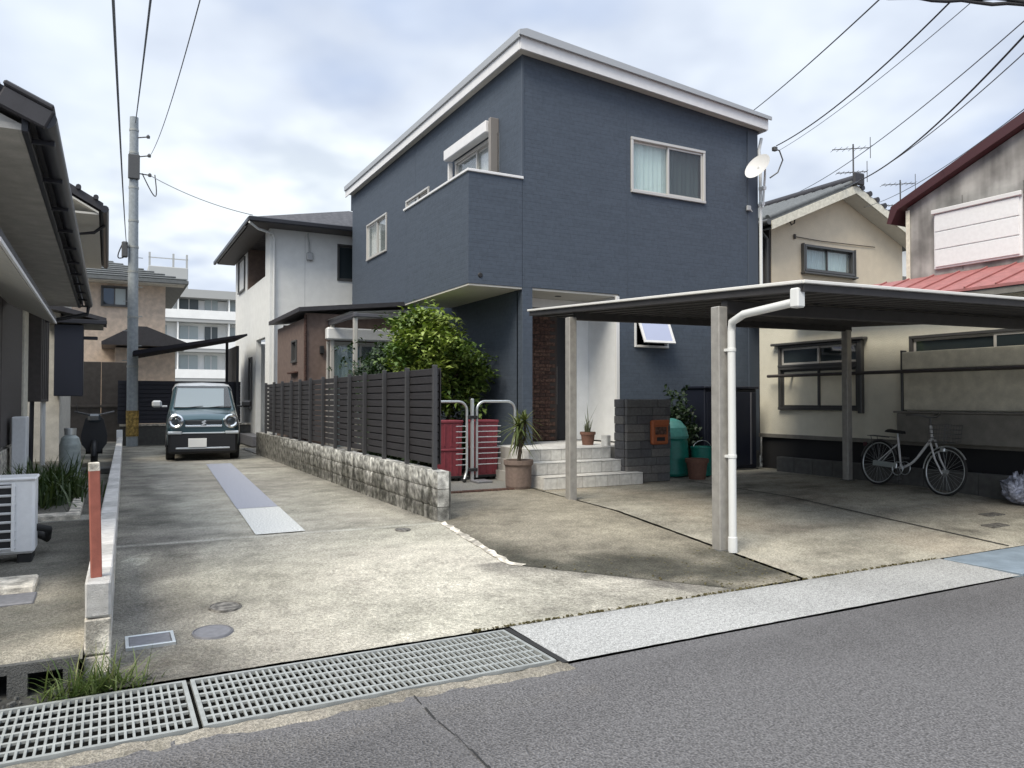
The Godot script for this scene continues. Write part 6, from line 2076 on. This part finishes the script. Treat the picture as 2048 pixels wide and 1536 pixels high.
func build_left_things() -> void:
	# outdoor air conditioner unit
	var a := thing("air_conditioner", T(-0.92, 0, 7.25), "white outdoor air conditioner unit standing by the left house", "air conditioner")
	var lo := T(-1.32, 0.07, 7.1)
	var b := MB.new()
	b.box(ID, T(-1.32, 0.07, 7.1), T(-0.5, 0.655, 7.40), 0.02)
	obj("case", b, M.acwhite, a)
	boxed("lid", M.acwhite, a, ID, T(-1.33, 0.645, 7.085), T(-0.49, 0.672, 7.41), 0.01)
	boxed("fan_opening", M.black, a, ID, T(-1.29, 0.11, 7.092), T(-0.64, 0.62, 7.099))
	for k in 8:
		boxed("louvre", M.acwhite, a, Transform3D(Basis(Vector3(1, 0, 0), 0.5), T(-1.30, 0.12 + k * 0.069, 7.078)), Vector3(0, -0.011, -0.004), Vector3(0.675, 0.011, 0.004), 0.003)
	for s in [-1.285, -1.07, -0.86, -0.645]:
		boxed("grille_bar", M.acwhite, a, ID, T(s - 0.012, 0.10, 7.066), T(s + 0.012, 0.63, 7.074), 0.003)
	for s in [-1.25, -0.62]: boxed("foot", M.rubber, a, ID, T(s, -0.02, 7.12), T(s + 0.1, 0.07, 7.42), 0.01)
	var pi := MB.new()
	pi.tube([T(-0.52, 0.25, 7.3), T(-0.42, 0.22, 7.32), T(-0.44, 0.1, 7.6), T(-1.1, 0.4, 8.2), T(-1.15, 0.6, 8.3)], 0.03, 8)
	obj("pipe", pi, M.rubber, a)
	# concrete step and pit lid in front
	var st := thing("concrete_slab", T(-0.75, -0.03, 6.1), "pale concrete slab on the left yard in front of the air conditioner", "slab")
	boxed("slab", M.foundation, st, ID, T(-1.6, -0.06, 5.98), T(-0.42, 0.05, 6.35), 0.01)
	var pl := MB.new()
	pl.box(ID, T(-0.75, -0.06, 5.66), T(-0.40, 0.012, 5.95), 0.006)
	tag(obj("pit_lid", pl, M.lidgrey), "bluish grey pit lid set into the left yard in front of the pale slab", "pit lid")
	var kb := thing("low_kerb", T(-0.5, 0, 9.6), "low pale concrete kerb crossing the left yard behind the air conditioner", "kerb")
	boxed("kerb", M.foundation, kb, ID, T(-1.2, -0.05, 9.4), T(-0.25, 0.06, 9.62), 0.012)
	boxed("return", M.foundation, kb, ID, T(-0.37, -0.05, 9.63), T(-0.25, 0.06, 11.0), 0.012)
	# lids in the driveway
	var ml := thing("water_meter_cover", T(0.21, -0.12, 4.9), "rectangular grey meter lid with pale frame in the driveway corner", "lid")
	var mf := MB.new()
	for q in [[0.10, 4.78, 0.36, 4.80], [0.10, 5.0, 0.36, 5.02], [0.10, 4.80, 0.12, 5.0], [0.34, 4.80, 0.36, 5.0]]:
		mf.box(ID, T(q[0], -0.2, q[1]), T(q[2], gy(4.9) + 0.014, q[3]), 0.002)
	obj("frame", mf, M.silver, ml)
	boxed("lid", M.lidgrey, ml, ID, T(0.122, -0.2, 4.802), T(0.338, gy(4.9) + 0.008, 4.998), 0.002)
	var labs := ["small oval iron lid farther up the driveway beside the round one", "round grey iron lid nearest the grating in the driveway", "small dark drain lid near the end of the block wall"]
	var q3 := [[0.70, 5.36, 0.10], [0.57, 4.90, 0.115], [2.58, 7.15, 0.075]]
	for k in 3:
		var q: Array = q3[k]
		var tilt := Basis(Vector3(1, 0, 0), atan(0.15 / 2.95)) if q[1] < 7.1 else Basis.IDENTITY
		var l := thing("iron_lid", T(q[0], gy(q[1]), q[1]), labs[k], "manhole lid", "round lids in the driveway")
		var m := MB.new()
		m.lathe(T(q[0], gy(q[1]), q[1]), [Vector2(0, 0.010), Vector2(q[2] - 0.012, 0.010), Vector2(q[2] - 0.010, 0.006), Vector2(q[2] - 0.006, 0.006), Vector2(q[2] - 0.004, 0.012), Vector2(q[2], 0.011), Vector2(q[2] + 0.008, -0.01)], 28, tilt)
		obj("lid", m, M.iron if k != 1 else M.lidgrey, l)
	for q in [[9.35, 5.36, "thin dark drain cover in the carport floor farther from the street"], [8.7, 4.95, "thin dark drain cover in the carport floor nearer the street"]]:
		var dc := MB.new()
		dc.box(Transform3D(Basis(Vector3(1, 0, 0), atan(0.15 / 2.95)), T(q[0], gy(q[1]), q[1])), Vector3(-0.16, -0.05, -0.07), Vector3(0.16, 0.012, 0.07), 0.004)
		tag(obj("drain_cover", dc, M.iron), q[2], "drain cover", "drain covers in the carport floor")
	# gas cylinder
	var g := thing("gas_cylinder", T(-0.5, 0, 13.4), "grey gas cylinder behind the bush in the left yard", "gas cylinder")
	var gm := MB.new()
	gm.lathe(T(-0.5, 0, 13.4), [Vector2(0, 0), Vector2(0.14, 0), Vector2(0.145, 0.05), Vector2(0.145, 0.6), Vector2(0.12, 0.70), Vector2(0.06, 0.76), Vector2(0.03, 0.77), Vector2(0.03, 0.80)], 20)
	obj("tank", gm, M.gas, g)
	var va := MB.new()
	va.lathe(T(-0.5, 0.77, 13.4), [Vector2(0.08, -0.02), Vector2(0.085, 0.08), Vector2(0.078, 0.08), Vector2(0.075, -0.02)], 14)
	obj("collar", va, M.silver, g)
	var ck := MB.new()
	ck.box(ID, T(-0.55, 0, 15.0), T(0.12, 0.10, 15.35), 0.015)
	tag(obj("concrete_sill", ck, M.curbblock), "grey concrete sill across the shaded passage behind the red post", "sill", "", "thing")
	# motor scooter in the shade
	var sc := thing("motor_scooter", T(-0.25, 0, 17.0), "black motor scooter in the shaded passage behind the bush", "scooter")
	var bc := T(-0.25, 0, 17.0)
	for t in [16.35, 17.55]:
		var w := MB.new()
		w.tube(ring(T(-0.22, 0.24, t), Vector3(0, 0, 1), Vector3(0, 1, 0), 0.19, 28), 0.055, 10, true)
		var wh := obj("wheel", w, M.rubber, sc)
		var rm := MB.new()
		rm.lathe(T(-0.22, 0.24, t), [Vector2(0.0, 0.04), Vector2(0.10, 0.03), Vector2(0.145, 0.04)], 20, Basis(Vector3(0, 0, 1), PI / 2))
		obj("rim", rm, M.iron, wh)
	var bo := MB.new()
	bo.prism(side(-0.36, 0, 16.3), [Vector2(0.12, 0.35), Vector2(0.22, 0.42), Vector2(0.55, 0.32), Vector2(0.62, 0.72), Vector2(1.5, 0.80), Vector2(1.55, 0.6), Vector2(1.25, 0.35), Vector2(0.5, 0.24), Vector2(0.15, 0.26)], -0.28, 0)
	obj("body", bo, M.carblack, sc)
	var sh := MB.new()
	sh.prism(front(-0.22, 0, 16.36), [Vector2(-0.10, 0.30), Vector2(0.10, 0.30), Vector2(0.21, 0.45), Vector2(0.22, 0.62), Vector2(0.15, 0.92), Vector2(0.08, 0.99), Vector2(-0.08, 0.99), Vector2(-0.15, 0.92), Vector2(-0.22, 0.62), Vector2(-0.21, 0.45)], -0.14, 0)
	obj("leg_shield", sh, M.carblack, sc)
	var fd := MB.new()
	var fp := []
	for k in 9: fp.append(T(-0.22, 0.24 + 0.25 * sin(k * PI / 8), 16.35 - 0.25 * cos(k * PI / 8)))
	fd.tube(fp, 0.05, 8)
	obj("mudguard", fd, M.carblack, sc)
	var sd := MB.new()
	sd.box(ID, T(-0.38, 0.78, 16.95), T(-0.06, 0.87, 17.65), 0.035)
	obj("seat", sd, M.black, sc)
	var hb := MB.new()
	hb.tube([T(-0.55, 1.06, 16.5), T(-0.3, 1.0, 16.42), T(-0.14, 1.0, 16.42), T(0.11, 1.06, 16.5)], 0.016, 8)
	hb.tube([T(-0.5, 1.05, 16.48), T(-0.52, 1.2, 16.45)], 0.007, 6)
	obj("handlebar", hb, M.aludark, sc)
	var hl := MB.new()
	hl.box(ID, T(-0.33, 0.86, 16.3), T(-0.11, 1.02, 16.42), 0.04)
	obj("headlight", hl, M.lens, sc)
	var tk := MB.new()
	tk.box(ID, T(-1.15, 0.02, 12.3), T(-0.98, 1.05, 12.7), 0.01)
	tag(obj("meter_cabinet", tk, M.acwhite), "narrow white upright cabinet against the left house behind the bush", "cabinet")


func build_right_things() -> void:
	var s := thing("storage_shed", T(10.0, 0, 10.5), "dark navy metal storage shed beside the blue house under the carport", "shed")
	boxed("case", M.shed, s, ID, T(9.36, 0.03, 10.32), T(10.62, 1.48, 10.84), 0.012)
	boxed("roof", M.shed, s, ID, T(9.33, 1.482, 10.28), T(10.65, 1.53, 10.86), 0.01)
	boxed("door", M.shed, s, ID, T(9.40, 0.09, 10.30), T(10.0, 1.42, 10.318), 0.005)
	boxed("door", M.shed, s, ID, T(10.01, 0.09, 10.285), T(10.58, 1.42, 10.318), 0.005)
	boxed("door_edge", M.shedtrim, s, ID, T(10.42, 0.10, 10.27), T(10.46, 1.42, 10.284), 0.004)
	boxed("handle", M.shedtrim, s, ID, T(9.93, 0.65, 10.288), T(9.96, 0.85, 10.299), 0.003)
	boxed("base", M.curbblock, s, ID, T(9.34, -0.02, 10.30), T(10.64, 0.028, 10.84))
	# green tubs
	var d := thing("green_composter", T(8.25, 0, 10.0), "round green bin with a pale domed lid behind the gatepost", "bin")
	var dm := MB.new()
	dm.lathe(T(8.38, 0.0, 10.05), [Vector2(0.0, 0.02), Vector2(0.27, 0.02), Vector2(0.30, 0.06), Vector2(0.27, 0.60), Vector2(0.25, 0.66)], 24)
	obj("bin_body", dm, M.green, d)
	var dl := MB.new()
	dl.lathe(T(8.38, 0.66, 10.05), [Vector2(0.28, -0.02), Vector2(0.285, 0.02), Vector2(0.25, 0.16), Vector2(0.16, 0.27), Vector2(0.05, 0.31), Vector2(0.0, 0.315)], 24)
	obj("lid", dl, M.greenlite, d)
	var bu := thing("green_bucket", T(8.62, 0, 9.75), "tall green plastic bucket standing beside the carport post", "bucket")
	var bm := MB.new()
	bm.lathe(T(8.83, 0.0, 9.8), [Vector2(0.0, 0.015), Vector2(0.14, 0.015), Vector2(0.155, 0.03), Vector2(0.185, 0.47), Vector2(0.20, 0.475), Vector2(0.20, 0.50), Vector2(0.18, 0.50), Vector2(0.15, 0.05)], 24)
	obj("pail", bm, M.green, bu)
	var bh := MB.new()
	var hp := []
	for k in 9: hp.append(T(8.83 + 0.19 * cos(k * PI / 8), 0.48 + 0.12 * sin(k * PI / 8), 9.8))
	bh.tube(hp, 0.006, 6)
	obj("handle", bh, M.silver, bu)
	var pt := thing("brown_pot", T(8.25, 0, 9.55), "brown clay pot in front of the green bin", "pot")
	var pm := MB.new()
	pm.lathe(T(8.45, 0.0, 9.5), [Vector2(0, 0), Vector2(0.13, 0), Vector2(0.17, 0.27), Vector2(0.19, 0.27), Vector2(0.19, 0.33), Vector2(0.16, 0.33), Vector2(0.15, 0.28), Vector2(0, 0.28)], 22)
	obj("pot", pm, M.terracotta, pt)
	var kv := thing("low_block_kerb", T(10.75, 0, 6.5), "dark block kerb along the foot of the cream house", "kerb")
	for k in 20:
		boxed("block", M.curbblock, kv, ID, T(10.66, -0.2, 1.9 + k * 0.40), T(10.8, 0.26, 1.9 + k * 0.40 + 0.392), 0.008)
	# wrapped plastic bag
	var bg := thing("plastic_bag", T(10.5, -0.08, 5.62), "crumpled grey blue plastic bag lying by the kerb at the right edge", "bag")
	var gm := MB.new()
	var rows := []
	var nz := FastNoiseLite.new()
	nz.seed = 31; nz.frequency = 5.0; nz.fractal_octaves = 4
	for i in 15:
		var row := []
		for j in 29:
			var a := i / 14.0 * PI
			var b := TAU * (j % 28) / 28.0
			var v := Vector3(sin(a) * cos(b) * 0.26, (cos(a) * 0.5 + 0.5) * 0.36, sin(a) * sin(b) * 0.2)
			v *= 1.0 + nz.get_noise_3dv(v * 2.0) * 0.7
			row.append(T(10.5, -0.08, 5.62) + v)
		rows.append(row)
	gm.grid(rows)
	obj("bag", gm, M.bag, bg)
	var gm2 := MB.new()
	gm2.tube([T(10.5, 0.24, 5.62), T(10.52, 0.30, 5.6), T(10.55, 0.34, 5.58)], [0.05, 0.03, 0.06], 8)
	obj("knot", gm2, M.bag, bg)


func leaf_mesh(n: int, spread: float, ln: float, wd: float) -> ArrayMesh:
	var mb := MB.new()
	for k in n:
		var d := Vector3(rng.randf_range(-1, 1), rng.randf_range(-0.35, 0.9), rng.randf_range(-1, 1)).normalized()
		var at := Vector3(rng.randf_range(-spread, spread), rng.randf_range(-spread, spread), rng.randf_range(-spread, spread))
		var x := d.cross(Vector3.UP).normalized()
		var nn := x.cross(d).normalized()
		var v := rng.randf_range(0.8, 1.2)
		mb.tint = Color(v, v, v)
		var mid := at + d * ln * 0.5 + nn * ln * 0.06
		var tip := at + d * ln - Vector3(0, ln * 0.2, 0)
		for tr in [[at, mid - x * wd, mid], [at, mid, mid + x * wd], [mid - x * wd, tip, mid], [mid, tip, mid + x * wd]]:
			var tn: Vector3 = (tr[1] - tr[0]).cross(tr[2] - tr[0]).normalized()
			if tn.dot(nn) < 0: tn = -tn
			for q in tr: mb.vert(q, tn)
	return mb.mesh()


func crown(called: String, me: Mesh, spots: Array, par: Node) -> void:
	var mm := MultiMesh.new()
	mm.transform_format = MultiMesh.TRANSFORM_3D
	mm.use_colors = true
	mm.mesh = me
	mm.instance_count = spots.size()
	var o := gpos(par)
	for k in spots.size():
		var q: Array = spots[k]
		var b := Basis.from_euler(Vector3(rng.randf_range(-0.5, 0.5), rng.randf() * TAU, rng.randf_range(-0.5, 0.5))).scaled(Vector3.ONE * q[1])
		mm.set_instance_transform(k, Transform3D(b, q[0] - o))
		mm.set_instance_color(k, q[2])
	var mi := MultiMeshInstance3D.new()
	mi.name = numbered(called, par)
	mi.multimesh = mm
	mi.material_override = M.leaf
	mi.set_meta("kind", "stuff")
	par.add_child(mi, true)


func build_plants() -> void:
	# yellow green shrub tree behind the fence
	var t := thing("garden_tree", T(4.9, 0, 12.2), "bushy yellow green garden tree between the fence and the blue house", "tree")
	var tm := MB.new()
	var foot := T(4.9, 0, 12.2)
	var clumps := []
	for k in 46:
		var a := rng.randf() * TAU
		var u := pow(rng.randf(), 0.5)
		var v := rng.randf_range(-1, 1)
		var r := sqrt(maxf(0.05, 1.0 - v * v * 0.8))
		var c := T(4.9 + cos(a) * u * r * (0.78 if cos(a) > 0 else 0.86), 1.80 + maxf(v, -0.75) * 0.66 + 0.1 * sin(a * 3.0), 12.2 + sin(a) * u * r * 0.8)
		clumps.append(c)
	for k in 7:
		clumps.append(T(4.75 + rng.randf_range(-0.4, 0.4), 2.38 + rng.randf_range(0, 0.25), 12.1 + rng.randf_range(-0.3, 0.3)))
	tm.tube([foot, foot + Vector3(0.04, 0.5, 0), foot + Vector3(-0.02, 1.1, 0.03), foot + Vector3(0.05, 1.7, 0)], [0.07, 0.055, 0.045, 0.03], 10)
	tm.tube([foot + Vector3(0.1, 0, 0.05), foot + Vector3(0.2, 0.7, 0.1), foot + Vector3(0.35, 1.3, 0.2)], [0.05, 0.04, 0.025], 8)
	tm.tube([foot + Vector3(-0.1, 0, 0), foot + Vector3(-0.3, 0.8, 0.1), foot + Vector3(-0.5, 1.5, 0.1)], [0.05, 0.04, 0.025], 8)
	for k in 26:
		var c: Vector3 = clumps[k]
		var s := foot + Vector3(0, rng.randf_range(0.7, 1.3), 0)
		tm.tube([s, s.lerp(c, 0.5) + Vector3(0, 0.08, 0), c], [0.022, 0.013, 0.006], 5)
	obj("trunk", tm, M.bark, t)
	var spots := []
	for c in clumps:
		var tone := rng.randf()
		var hi := clampf((c.y - 1.2) / 1.4, 0, 1)
		for k in 56:
			var d := Vector3(rng.randfn(0, 0.15), rng.randfn(0, 0.11), rng.randfn(0, 0.15))
			var col := Color(0.15, 0.24, 0.045).lerp(Color(0.34, 0.42, 0.10), clampf(tone * 0.6 + rng.randf() * 0.5, 0, 1))
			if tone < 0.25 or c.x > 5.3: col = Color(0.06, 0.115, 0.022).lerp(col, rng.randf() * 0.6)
			spots.append([c + d, rng.randf_range(0.8, 1.25), col])
	crown("crown", leaf_mesh(7, 0.06, 0.12, 0.027), spots, t)
	# darker shrub left of it behind the terrace
	var t2 := thing("dark_shrub", T(4.6, 0, 13.5), "dark leafy shrub behind the yellow green tree by the terrace", "shrub")
	var st := MB.new()
	st.tube([T(4.55, 0, 13.4), T(4.6, 0.8, 13.4), T(4.5, 1.6, 13.4)], [0.04, 0.03, 0.015], 8)
	obj("trunk", st, M.bark, t2)
	spots = []
	for k in 900:
		var q := Vector3(rng.randfn(0, 0.34), rng.randfn(0, 0.35), rng.randfn(0, 0.4))
		spots.append([T(4.6, 1.45, 13.5) + q, rng.randf_range(0.8, 1.2), Color(0.022, 0.045, 0.016).lerp(Color(0.05, 0.09, 0.03), rng.randf())])
	crown("crown", leaf_mesh(7, 0.05, 0.11, 0.026), spots, t2)
	# low dark planting below the tree
	var t3 := thing("low_planting", T(5.2, 0, 11.7), "low dark green planting behind the gates", "shrub")
	spots = []
	for k in 700:
		spots.append([T(5.0 + rng.randf_range(-1.2, 0.85), 0.25 + absf(rng.randfn(0, 0.35)), 11.9 + rng.randf_range(-0.3, 0.8)), rng.randf_range(0.8, 1.2), Color(0.02, 0.04, 0.015).lerp(Color(0.045, 0.075, 0.025), rng.randf())])
	crown("foliage", leaf_mesh(7, 0.06, 0.12, 0.026), spots, t3)
	# dark plant behind the green bucket
	var t4 := thing("dark_potted_shrub", T(8.75, 0, 10.4), "dark leafy plant behind the green bucket", "shrub")
	spots = []
	for k in 420:
		spots.append([T(8.78 + rng.randfn(0, 0.2), 0.62 + rng.randfn(0, 0.3), 10.45 + rng.randfn(0, 0.12)), rng.randf_range(0.8, 1.2), Color(0.02, 0.04, 0.018).lerp(Color(0.04, 0.07, 0.03), rng.randf())])
	crown("foliage", leaf_mesh(7, 0.06, 0.12, 0.026), spots, t4)
	# bush of long blades in the left yard
	var b := thing("grassy_bush", T(-0.62, 0, 11.3), "bush of long green blades in the left yard", "bush")
	var bm := MB.new()
	for k in 760:
		var at := T(-0.68 + rng.randfn(0, 0.19), 0.0, 11.4 + rng.randfn(0, 0.40))
		var d := Vector3(rng.randf_range(-0.55, 0.55), 1.0, rng.randf_range(-0.55, 0.55)).normalized()
		blade(bm, at, d, rng.randf_range(0.4, 0.95), 0.013, rng.randf_range(0.25, 0.7), Color(0.035, 0.065, 0.018).lerp(Color(0.115, 0.15, 0.045), rng.randf() * rng.randf()))
	obj("foliage", bm, M.leaf, b)
	# weeds at the end of the low wall
	var w := thing("weeds", T(-0.02, -0.15, 4.35), "tuft of weeds growing at the end of the low wall beside the grating", "weeds")
	var wm := MB.new()
	for k in 330:
		var near := rng.randf() < 0.6
		var at := T(-0.02 + rng.randfn(0, 0.10), -0.165, 4.30 + rng.randf_range(-0.05, 0.10)) if near else T(rng.randf_range(-0.28, 0.16), -0.17, 4.26 + rng.randf_range(-0.02, 0.06))
		var d := Vector3(rng.randf_range(-0.9, 0.9), 1.0, rng.randf_range(-0.35, 0.8)).normalized()
		blade(wm, at, d, rng.randf_range(0.08, 0.34) * (1.0 if near else 0.6), 0.0045, rng.randf_range(0.15, 0.55), Color(0.07, 0.12, 0.03).lerp(Color(0.20, 0.24, 0.09), rng.randf()))
	for k in 14:
		var at := T(-0.02 + rng.randfn(0, 0.1), -0.16, 4.3)
		var d := Vector3(rng.randf_range(-0.5, 0.5), 1.0, rng.randf_range(-0.3, 0.4)).normalized()
		blade(wm, at, d, rng.randf_range(0.34, 0.46), 0.003, 0.3, Color(0.26, 0.26, 0.12))
	obj("foliage", wm, M.leaf, w)
	# moss and little weeds along joints
	var ms := MB.new()
	for k in 900:
		var t0 := rng.randf_range(4.3, 5.4)
		var s0 := lerpf(lip(t0), slot(t0), pow(rng.randf(), 0.7))
		if rng.randf() < 0.45:
			t0 = rng.randf_range(4.262, 4.285)
			s0 = rng.randf_range(2.0, 6.6)
		var z := rng.randf_range(0.003, 0.010)
		ms.tint = Color(0.10, 0.085, 0.04).lerp(Color(0.17, 0.15, 0.08), rng.randf())
		ms.box(Transform3D(Basis.from_euler(Vector3(rng.randf() * 3, rng.randf() * 3, 0)), T(s0, gy(t0) + 0.006, t0)), Vector3(-z, -z * 0.3, -z), Vector3(z, z * 0.3, z))
	tag(obj("moss", ms, M.concrete), "brown moss crumbs on the lower end of the ramp and along the gutter covers", "moss", "", "stuff")


func build_pole_and_wires() -> void:
	var p := thing("utility_pole", T(0.62, 0, 24.1), "grey concrete utility pole at the far end of the driveway", "utility pole")
	var m := MB.new()
	m.tube([T(0.62, -0.1, 24.1), T(0.60, 5.0, 24.1), T(0.585, 9.35, 24.1)], [0.155, 0.135, 0.115], 18)
	obj("shaft", m, M.pole, p)
	var g := MB.new()
	g.tube([T(0.62, 0.25, 24.1), T(0.618, 0.98, 24.1)], 0.166, 18)
	obj("guard", g, M.poleguard, p)
	for y in [8.95, 8.3, 7.9, 7.3, 6.35, 5.6, 4.9, 3.6, 2.2]:
		var bm := MB.new()
		var x := lerpf(0.62, 0.585, y / 9.35)
		bm.tube([T(x, y, 24.1), T(x, y + 0.06, 24.1)], lerpf(0.165, 0.125, y / 9.35), 16)
		obj("band", bm, M.galv, p)
	var ins := [[T(0.75, 8.75, 24.0), T(0.95, 8.82, 24.0)], [T(0.72, 8.2, 24.0), T(0.98, 8.28, 24.0)], [T(0.72, 7.75, 24.0), T(1.0, 7.72, 24.0)]]
	for q in ins:
		var im := MB.new()
		im.tube([T(0.6, q[0].y, 24.05), q[1]], 0.018, 6)
		im.lathe(q[1], [Vector2(0, -0.05), Vector2(0.045, -0.04), Vector2(0.05, 0.02), Vector2(0.02, 0.06), Vector2(0, 0.06)], 10)
		obj("insulator", im, M.aludark, p)
	var tb := MB.new()
	tb.box(ID, T(0.44, 7.55, 23.92), T(0.74, 8.25, 24.02), 0.02)
	obj("switch_box", tb, M.aludark, p)
	var lp := MB.new()
	var pts := []
	for k in 12: pts.append(T(0.8 + 0.18 * sin(k * PI / 11) + k * 0.03, 7.75 - 0.62 * sin(k * PI / 11), 24.0))
	lp.tube(pts, 0.016, 6)
	pts = []
	for k in 10: pts.append(T(0.35 - 0.14 * sin(k * PI / 9), 5.75 - k * 0.05 - 0.2 * sin(k * PI / 9), 24.0))
	lp.tube(pts, 0.018, 6)
	obj("slack_loop", lp, M.wire, p)
	var jb := MB.new()
	jb.box(ID, T(0.30, 5.3, 23.9), T(0.46, 5.75, 24.05), 0.03)
	obj("junction_box", jb, M.aludark, p)
	for k in 8:
		var s := MB.new()
		var x := 0.60 + (0.15 if k % 2 else -0.15)
		s.tube([T(0.60, 2.4 + k * 0.42, 24.1), T(x + (0.1 if k % 2 else -0.1), 2.4 + k * 0.42, 24.1)], 0.011, 5)
		obj("step_bolt", s, M.galv, p)
	var wires := [
		[T(-0.02, 3.6, 4.0), T(0.42, 5.7, 24.0), 0.15, 0.012, "grey cable from the upper left to the middle of the pole"],
		[T(0.36, 5.5, 8.0), T(0.62, 9.2, 24.05), 0.05, 0.018, "cable from the upper left to the top of the pole"],
		[T(0.9, 5.9, 9.0), T(1.0, 8.28, 24.0), 0.25, 0.010, "thin cable right of the others running to the pole insulator"],
		[T(1.0, 7.72, 24.0), T(3.35, 6.2, 21.0), 0.12, 0.016, "drop cable from the pole to the roof corner of the white house"]]
	for q in wires: wire(q[0], q[1], q[2], q[3], q[4])
	# wires over the houses on the right
	var wr := [
		[T(7.13, 5.99, 3.90), T(14.79, 8.82, 14.44), 0.08, 0.014, "upper service wire that goes behind the roof corner of the blue house"],
		[T(6.48, 5.62, 2.57), T(11.38, 6.20, 10.50), 0.30, 0.013, "sagging service wire that ends above the satellite dish"],
		[T(8.55, 6.42, 3.51), T(16.90, 8.43, 15.46), 0.20, 0.009, "faint wire passing above and behind the satellite dish"],
		[T(8.02, 5.82, 2.76), T(18.61, 7.57, 17.04), 0.40, 0.011, "wire sloping down to the left behind the cream gable"],
		[T(7.16, 4.98, 3.16), T(15.97, 6.55, 12.58), 0.35, 0.016, "dark wire that passes the taller tv aerial"],
		[T(8.09, 5.17, 3.58), T(17.88, 7.13, 14.91), 0.40, 0.010, "wire just below the dark one beside the aerials"],
		[T(8.23, 4.55, 3.75), T(18.45, 6.64, 14.37), 0.30, 0.008, "lowest thin wire above the red verge"]]
	for q in wr: wire(q[0], q[1], q[2], q[3], q[4])
	# thick bundle that crosses the upper right corner
	var a := T(6.19, 5.31, 5.14)
	var b := T(7.38, 4.83, 3.75)
	var c := thing("cable_bundle", (a + b) / 2, "thick dark cable bundle across the upper right corner", "cable")
	for k in 3:
		var m2 := MB.new()
		var pk := []
		for i in 90: pk.append(a.lerp(b, (i - 37) / 15.0) + Vector3(0, 0.03 * k + 0.012 * sin(i * 1.9 + k * 2), 0.02 * k))
		m2.tube(pk, 0.017, 6)
		obj("cable", m2, M.wire, c)


func wire(a: Vector3, b: Vector3, sag: float, r: float, label: String) -> void:
	var m := MB.new()
	var pts := []
	for k in 25:
		var u := k / 24.0
		pts.append(a.lerp(b, u) - Vector3(0, sag * 4.0 * u * (1 - u), 0))
	if a.z > -9.5: pts.push_front(a + (pts[0] - pts[1]).normalized() * 14.0)      # on towards the next pole, out of sight
	m.tube(pts, r * 0.75, 6)
	tag(obj("overhead_wire", m, M.wire if r > 0.012 and a.x > 2.0 else M.wirelight), label, "wire", "overhead wires")
